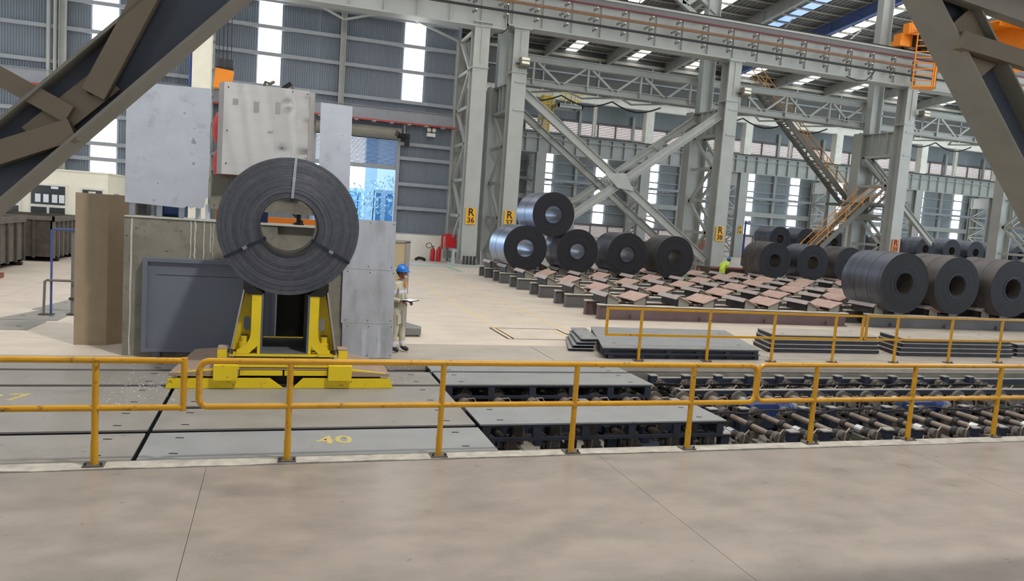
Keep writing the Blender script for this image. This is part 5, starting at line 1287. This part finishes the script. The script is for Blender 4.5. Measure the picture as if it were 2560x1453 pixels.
    if helmet:
        mb = MB(); c = H(-.005, 0, .045); mb.ball(tuple(c), .128, .118, .125, 20, 8, 0.0)
        n = 24; vs = []
        for k in range(n):
            a = 2*PI*k/n; rr = .13+.055*max(0, math.cos(a))**3
            for q, dz in ((.118, .006), (rr, -.006), (rr, -.014), (.112, -.004)): vs.append(c+F*(q*math.cos(a))+Lf*(q*.95*math.sin(a))+Vector((0, 0, dz)))
        mb.add(vs, [(k*4+i, k*4+(i+1) % 4, ((k+1) % n)*4+(i+1) % 4, ((k+1) % n)*4+i) for k in range(n) for i in range(4)])
        hl = mb.build('helmet', 'helmet_blue', root, True)
        mb = MB(); mb.path([c+F*(.12*math.cos(a))+Vector((0, 0, .122*math.sin(a)+.006)) for a in [PI*(.12+.76*k/10) for k in range(11)]], .014, 6); mb.build('helmet_ridge', 'helmet_blue', hl, True)
        for s in (-1, 1): MB().path([H(.02, s*.085, .03), H(.03, s*.075, -.05), H(.05, s*.03, -.125)], .005, 5).build('chin_strap', 'boot', hl)
    # hands
    for s, n in ((1, 'l'), (-1, 'r')):
        w_ = J['wr'+n][0]; e_ = J['el'+n][0]; d = (w_-e_).normalized(); sd = d.cross(Vector((0, 0, 1))).normalized()*1; u_ = sd.cross(d).normalized()
        inn = sd if sd.dot(Lf)*s < 0 else -sd
        mb = MB(); mb.bar(w_-d*.01, w_+d*.085, .075, .03); hb = mb.build('palm', 'skin', root, True)
        for k in range(4):
            o_ = inn*(.029-.019*k); ln = (.07, .078, .074, .058)[k]; b0 = w_+d*.08+o_
            MB().path([b0, b0+d*ln*.45-u_*.008, b0+d*ln*.75-u_*.03, b0+d*ln*.75-u_*.05], .0088, 6).build('finger', 'skin', hb, True)
        b0 = w_+d*.025+inn*.035
        MB().path([b0, b0+d*.03+inn*.025+u_*.005, b0+d*.065+inn*.03+u_*.012], .0105, 6).build('thumb', 'skin', hb, True)
    return root, P, T
root, P, T = person('person', 'worker in khaki coverall, blue helmet and white mask reading a clipboard beside the metal sheets', (2.44, 15.12, 0), (.80, -.60), 2, 'khaki')
mb = MB(); q = [T(.075+.06, .05, 1.47), T(.15, 0, 1.33), T(.135, -.05, 1.47)]; mb.add([tuple(v+Vector((0, 0, .0))) for v in q]+[tuple(v-Vector((.02, -.01, 0))) for v in q], [(0, 1, 2), (5, 4, 3), (0, 3, 4, 1), (1, 4, 5, 2), (2, 5, 3, 0)]); mb.build('shirt_collar', 'shirt_orange', root)
for l_ in (-.08, .08): 
    a = T(.128, l_, 1.19); MB().bar(a-Vector((0, 0, .035)), a+Vector((0, 0, .035)), .09, .012, (.80, -.60, 0)).build('chest_pocket', 'khaki', root)
a = T(.1, -.1, .80); MB().bar(a, a-Vector((0, 0, .2)), .02, .14, (.60, .80, 0)).build('leg_pocket', 'khaki', root)
cb = thing('clipboard', 'dark clipboard with white paper held at the waist by the worker', 'clipboard', tuple(T(.245, 0, 1.095)))
c = T(.245, 0, 1.095); Fv = Vector((.80, -.60, 0)).normalized(); Lv = Vector((.60, .80, 0)).normalized()
MB().bar(c-Lv*.19, c+Lv*.19, .26, .012, (0, 0, 1)).build('board', 'boot', cb); MB().bar(c-Lv*.17+Vector((0, 0, .009)), c+Lv*.17+Vector((0, 0, .009)), .22, .006).build('paper', 'paper', cb); MB().bar(c-Fv*.05-Lv*.17+Vector((0, 0, .016)), c+Fv*.05-Lv*.17+Vector((0, 0, .016)), .03, .012).build('clip', 'strap', cb)
person('person', 'worker in lime high-visibility top bending beside the far coil at column R 38', (24.15, 36.7, 0), (.9, .3), 48, 'hivis')

# ================================================================== DARK BRACES CLOSE TO THE CAMERA
def brace(name, label, a, b, yc, n, depth=.31, fw=.32):
    t = thing(name, label, 'brace', (a[0], yc, a[1]), 'dark braces in front')
    N = Vector((n[0], 0, n[1])).normalized()
    A = Vector((a[0], yc, a[1])); Bv = Vector((b[0], yc, b[1]))
    MB().bar(A+N*.008, Bv+N*.008, fw, .016, N).build('flange', 'brace_paint_lit', t); MB().bar(A+N*(depth-.008), Bv+N*(depth-.008), fw, .016, N).build('flange', 'brace_paint_lit', t)
    MB().bar(A+N*(depth/2), Bv+N*(depth/2), .014, depth-.03, N).build('web', 'brace_paint_shaded', t)
    return t
d1 = Vector((1.35, 0, 1.44)).normalized()
t = brace('diagonal_brace', 'dark steel diagonal brace crossing the upper left corner close by', (-4.03, 0.0), (2.45, 6.92), 4.84, (-d1.z, d1.x))
MB().bar((-2.75, 4.72, 4.12), (-1.1, 4.74, 3.29), .1, .07, (0, 1, 0)).build('lacing_angle', 'brace_member', t); MB().bar((-.28, 4.72, 4.98), (-.98, 4.72, 3.41), .12, .08, (0, 1, 0)).build('lacing_angle', 'brace_member', t)
MB().bar((-2.75, 4.72, 2.45), (-1.08, 4.74, 3.21), .12, .10, (0, 1, 0)).build('lacing_angle', 'brace_member', t)
MB().prism([(-1.22, 3.1), (-.86, 3.46), (-.98, 3.56), (-1.34, 3.2)], 'y', 4.76, 4.78).build('gusset', 'brace_member', t)
for x, z in ((-1.18, 3.2), (-1.0, 3.43)): MB().tube((x, 4.72, z), (x, 4.76, z), .02, 8).build('bolt', 'steel_worn', t)
d2 = Vector((1.63, 0, -1.72)).normalized()
t = brace('diagonal_brace', 'dark steel diagonal brace crossing the upper right corner close by', (9.3, 0.0), (2.75, 6.91), 4.85, (-d2.z, d2.x))
MB().bar((5.0, 4.70, 4.52), (7.3, 4.70, 4.30), .13, .08, (0, 1, 0)).build('lacing_angle', 'brace_member', t); MB().bar((4.75, 4.70, 4.90), (7.4, 4.70, 4.62), .16, .10, (0, 1, 0)).build('lacing_angle', 'brace_paint_lit', t); MB().bar((4.6, 4.5, 5.0), (7.4, 4.5, 4.93), .1, .14, (0, 1, 0)).build('lacing_angle', 'brace_member', t)
MB().prism([(4.95, 4.62), (5.3, 4.25), (5.5, 4.42), (5.15, 4.8)], 'y', 4.76, 4.78).build('gusset', 'brace_member', t)
t = thing('crown_joint', 'steel joint where the two dark braces meet above the view', 'joint', (2.6, 4.85, 7)); bx('joint_plate', 'brace_paint_shaded', t, 2.1, 3.1, 4.7, 5.0, 6.85, 7.6); bx('joint_post', 'brace_paint_lit', t, 2.4, 2.8, 4.7, 5.0, 7.6, 24)

# ================================================================== OUTSIDE THE ROLLER DOOR
g = struct('ground_outside', MB().box(-40, 9.9, 44.8, 120, -.1, -.02), 'ground_out')
t = thing('office_building', 'pale blue and white building seen outside through the roller door', 'building', (5, 66, 0))
bx('facade', 'facade_blue', t, -6, 9.8, 66, 70, 0, 4.2); bx('parapet', 'facade', t, -6, 9.8, 65.8, 66, 4.2, 4.5)
for k in range(9): bx('pier', 'facade', t, -5+1.7*k, -4.6+1.7*k, 65.7, 66, 0, 4.2)
bx('tower', 'facade', t, 7.0, 8.0, 64.4, 65.6, 0, 14)
for i, (x, y, h) in enumerate(((5.6, 56, 4.6), (7.0, 58, 5.0), (8.1, 55, 5.3))):
    t = thing('young_tree', ['thin young tree outside the door, left of the white tower', 'thin young tree outside the door, in front of the white tower', 'thin young tree outside the door at its right edge'][i], 'tree', (x, y, 0), 'young trees outside the door')
    MB().tube((x, y, 0), (x+.05, y, h*.85), .06, 7, .03).build('trunk', 'bark', t)
    mb = MB()
    for k in range(150):
        a = random.uniform(0, 2*PI); rr = random.uniform(.1, .75); z = h*random.uniform(.45, 1); s = random.uniform(.08, .16)
        c = Vector((x+rr*math.cos(a), y+rr*math.sin(a), z)); u = Vector((random.uniform(-1, 1), random.uniform(-1, 1), random.uniform(-1, 1))).normalized(); v = u.orthogonal()
        mb.add([c-u*s, c+v*s*.5, c+u*s, c-v*s*.5], [(0, 1, 2, 3)])
    mb.build('foliage', 'leaf', t)['kind'] = 'stuff'
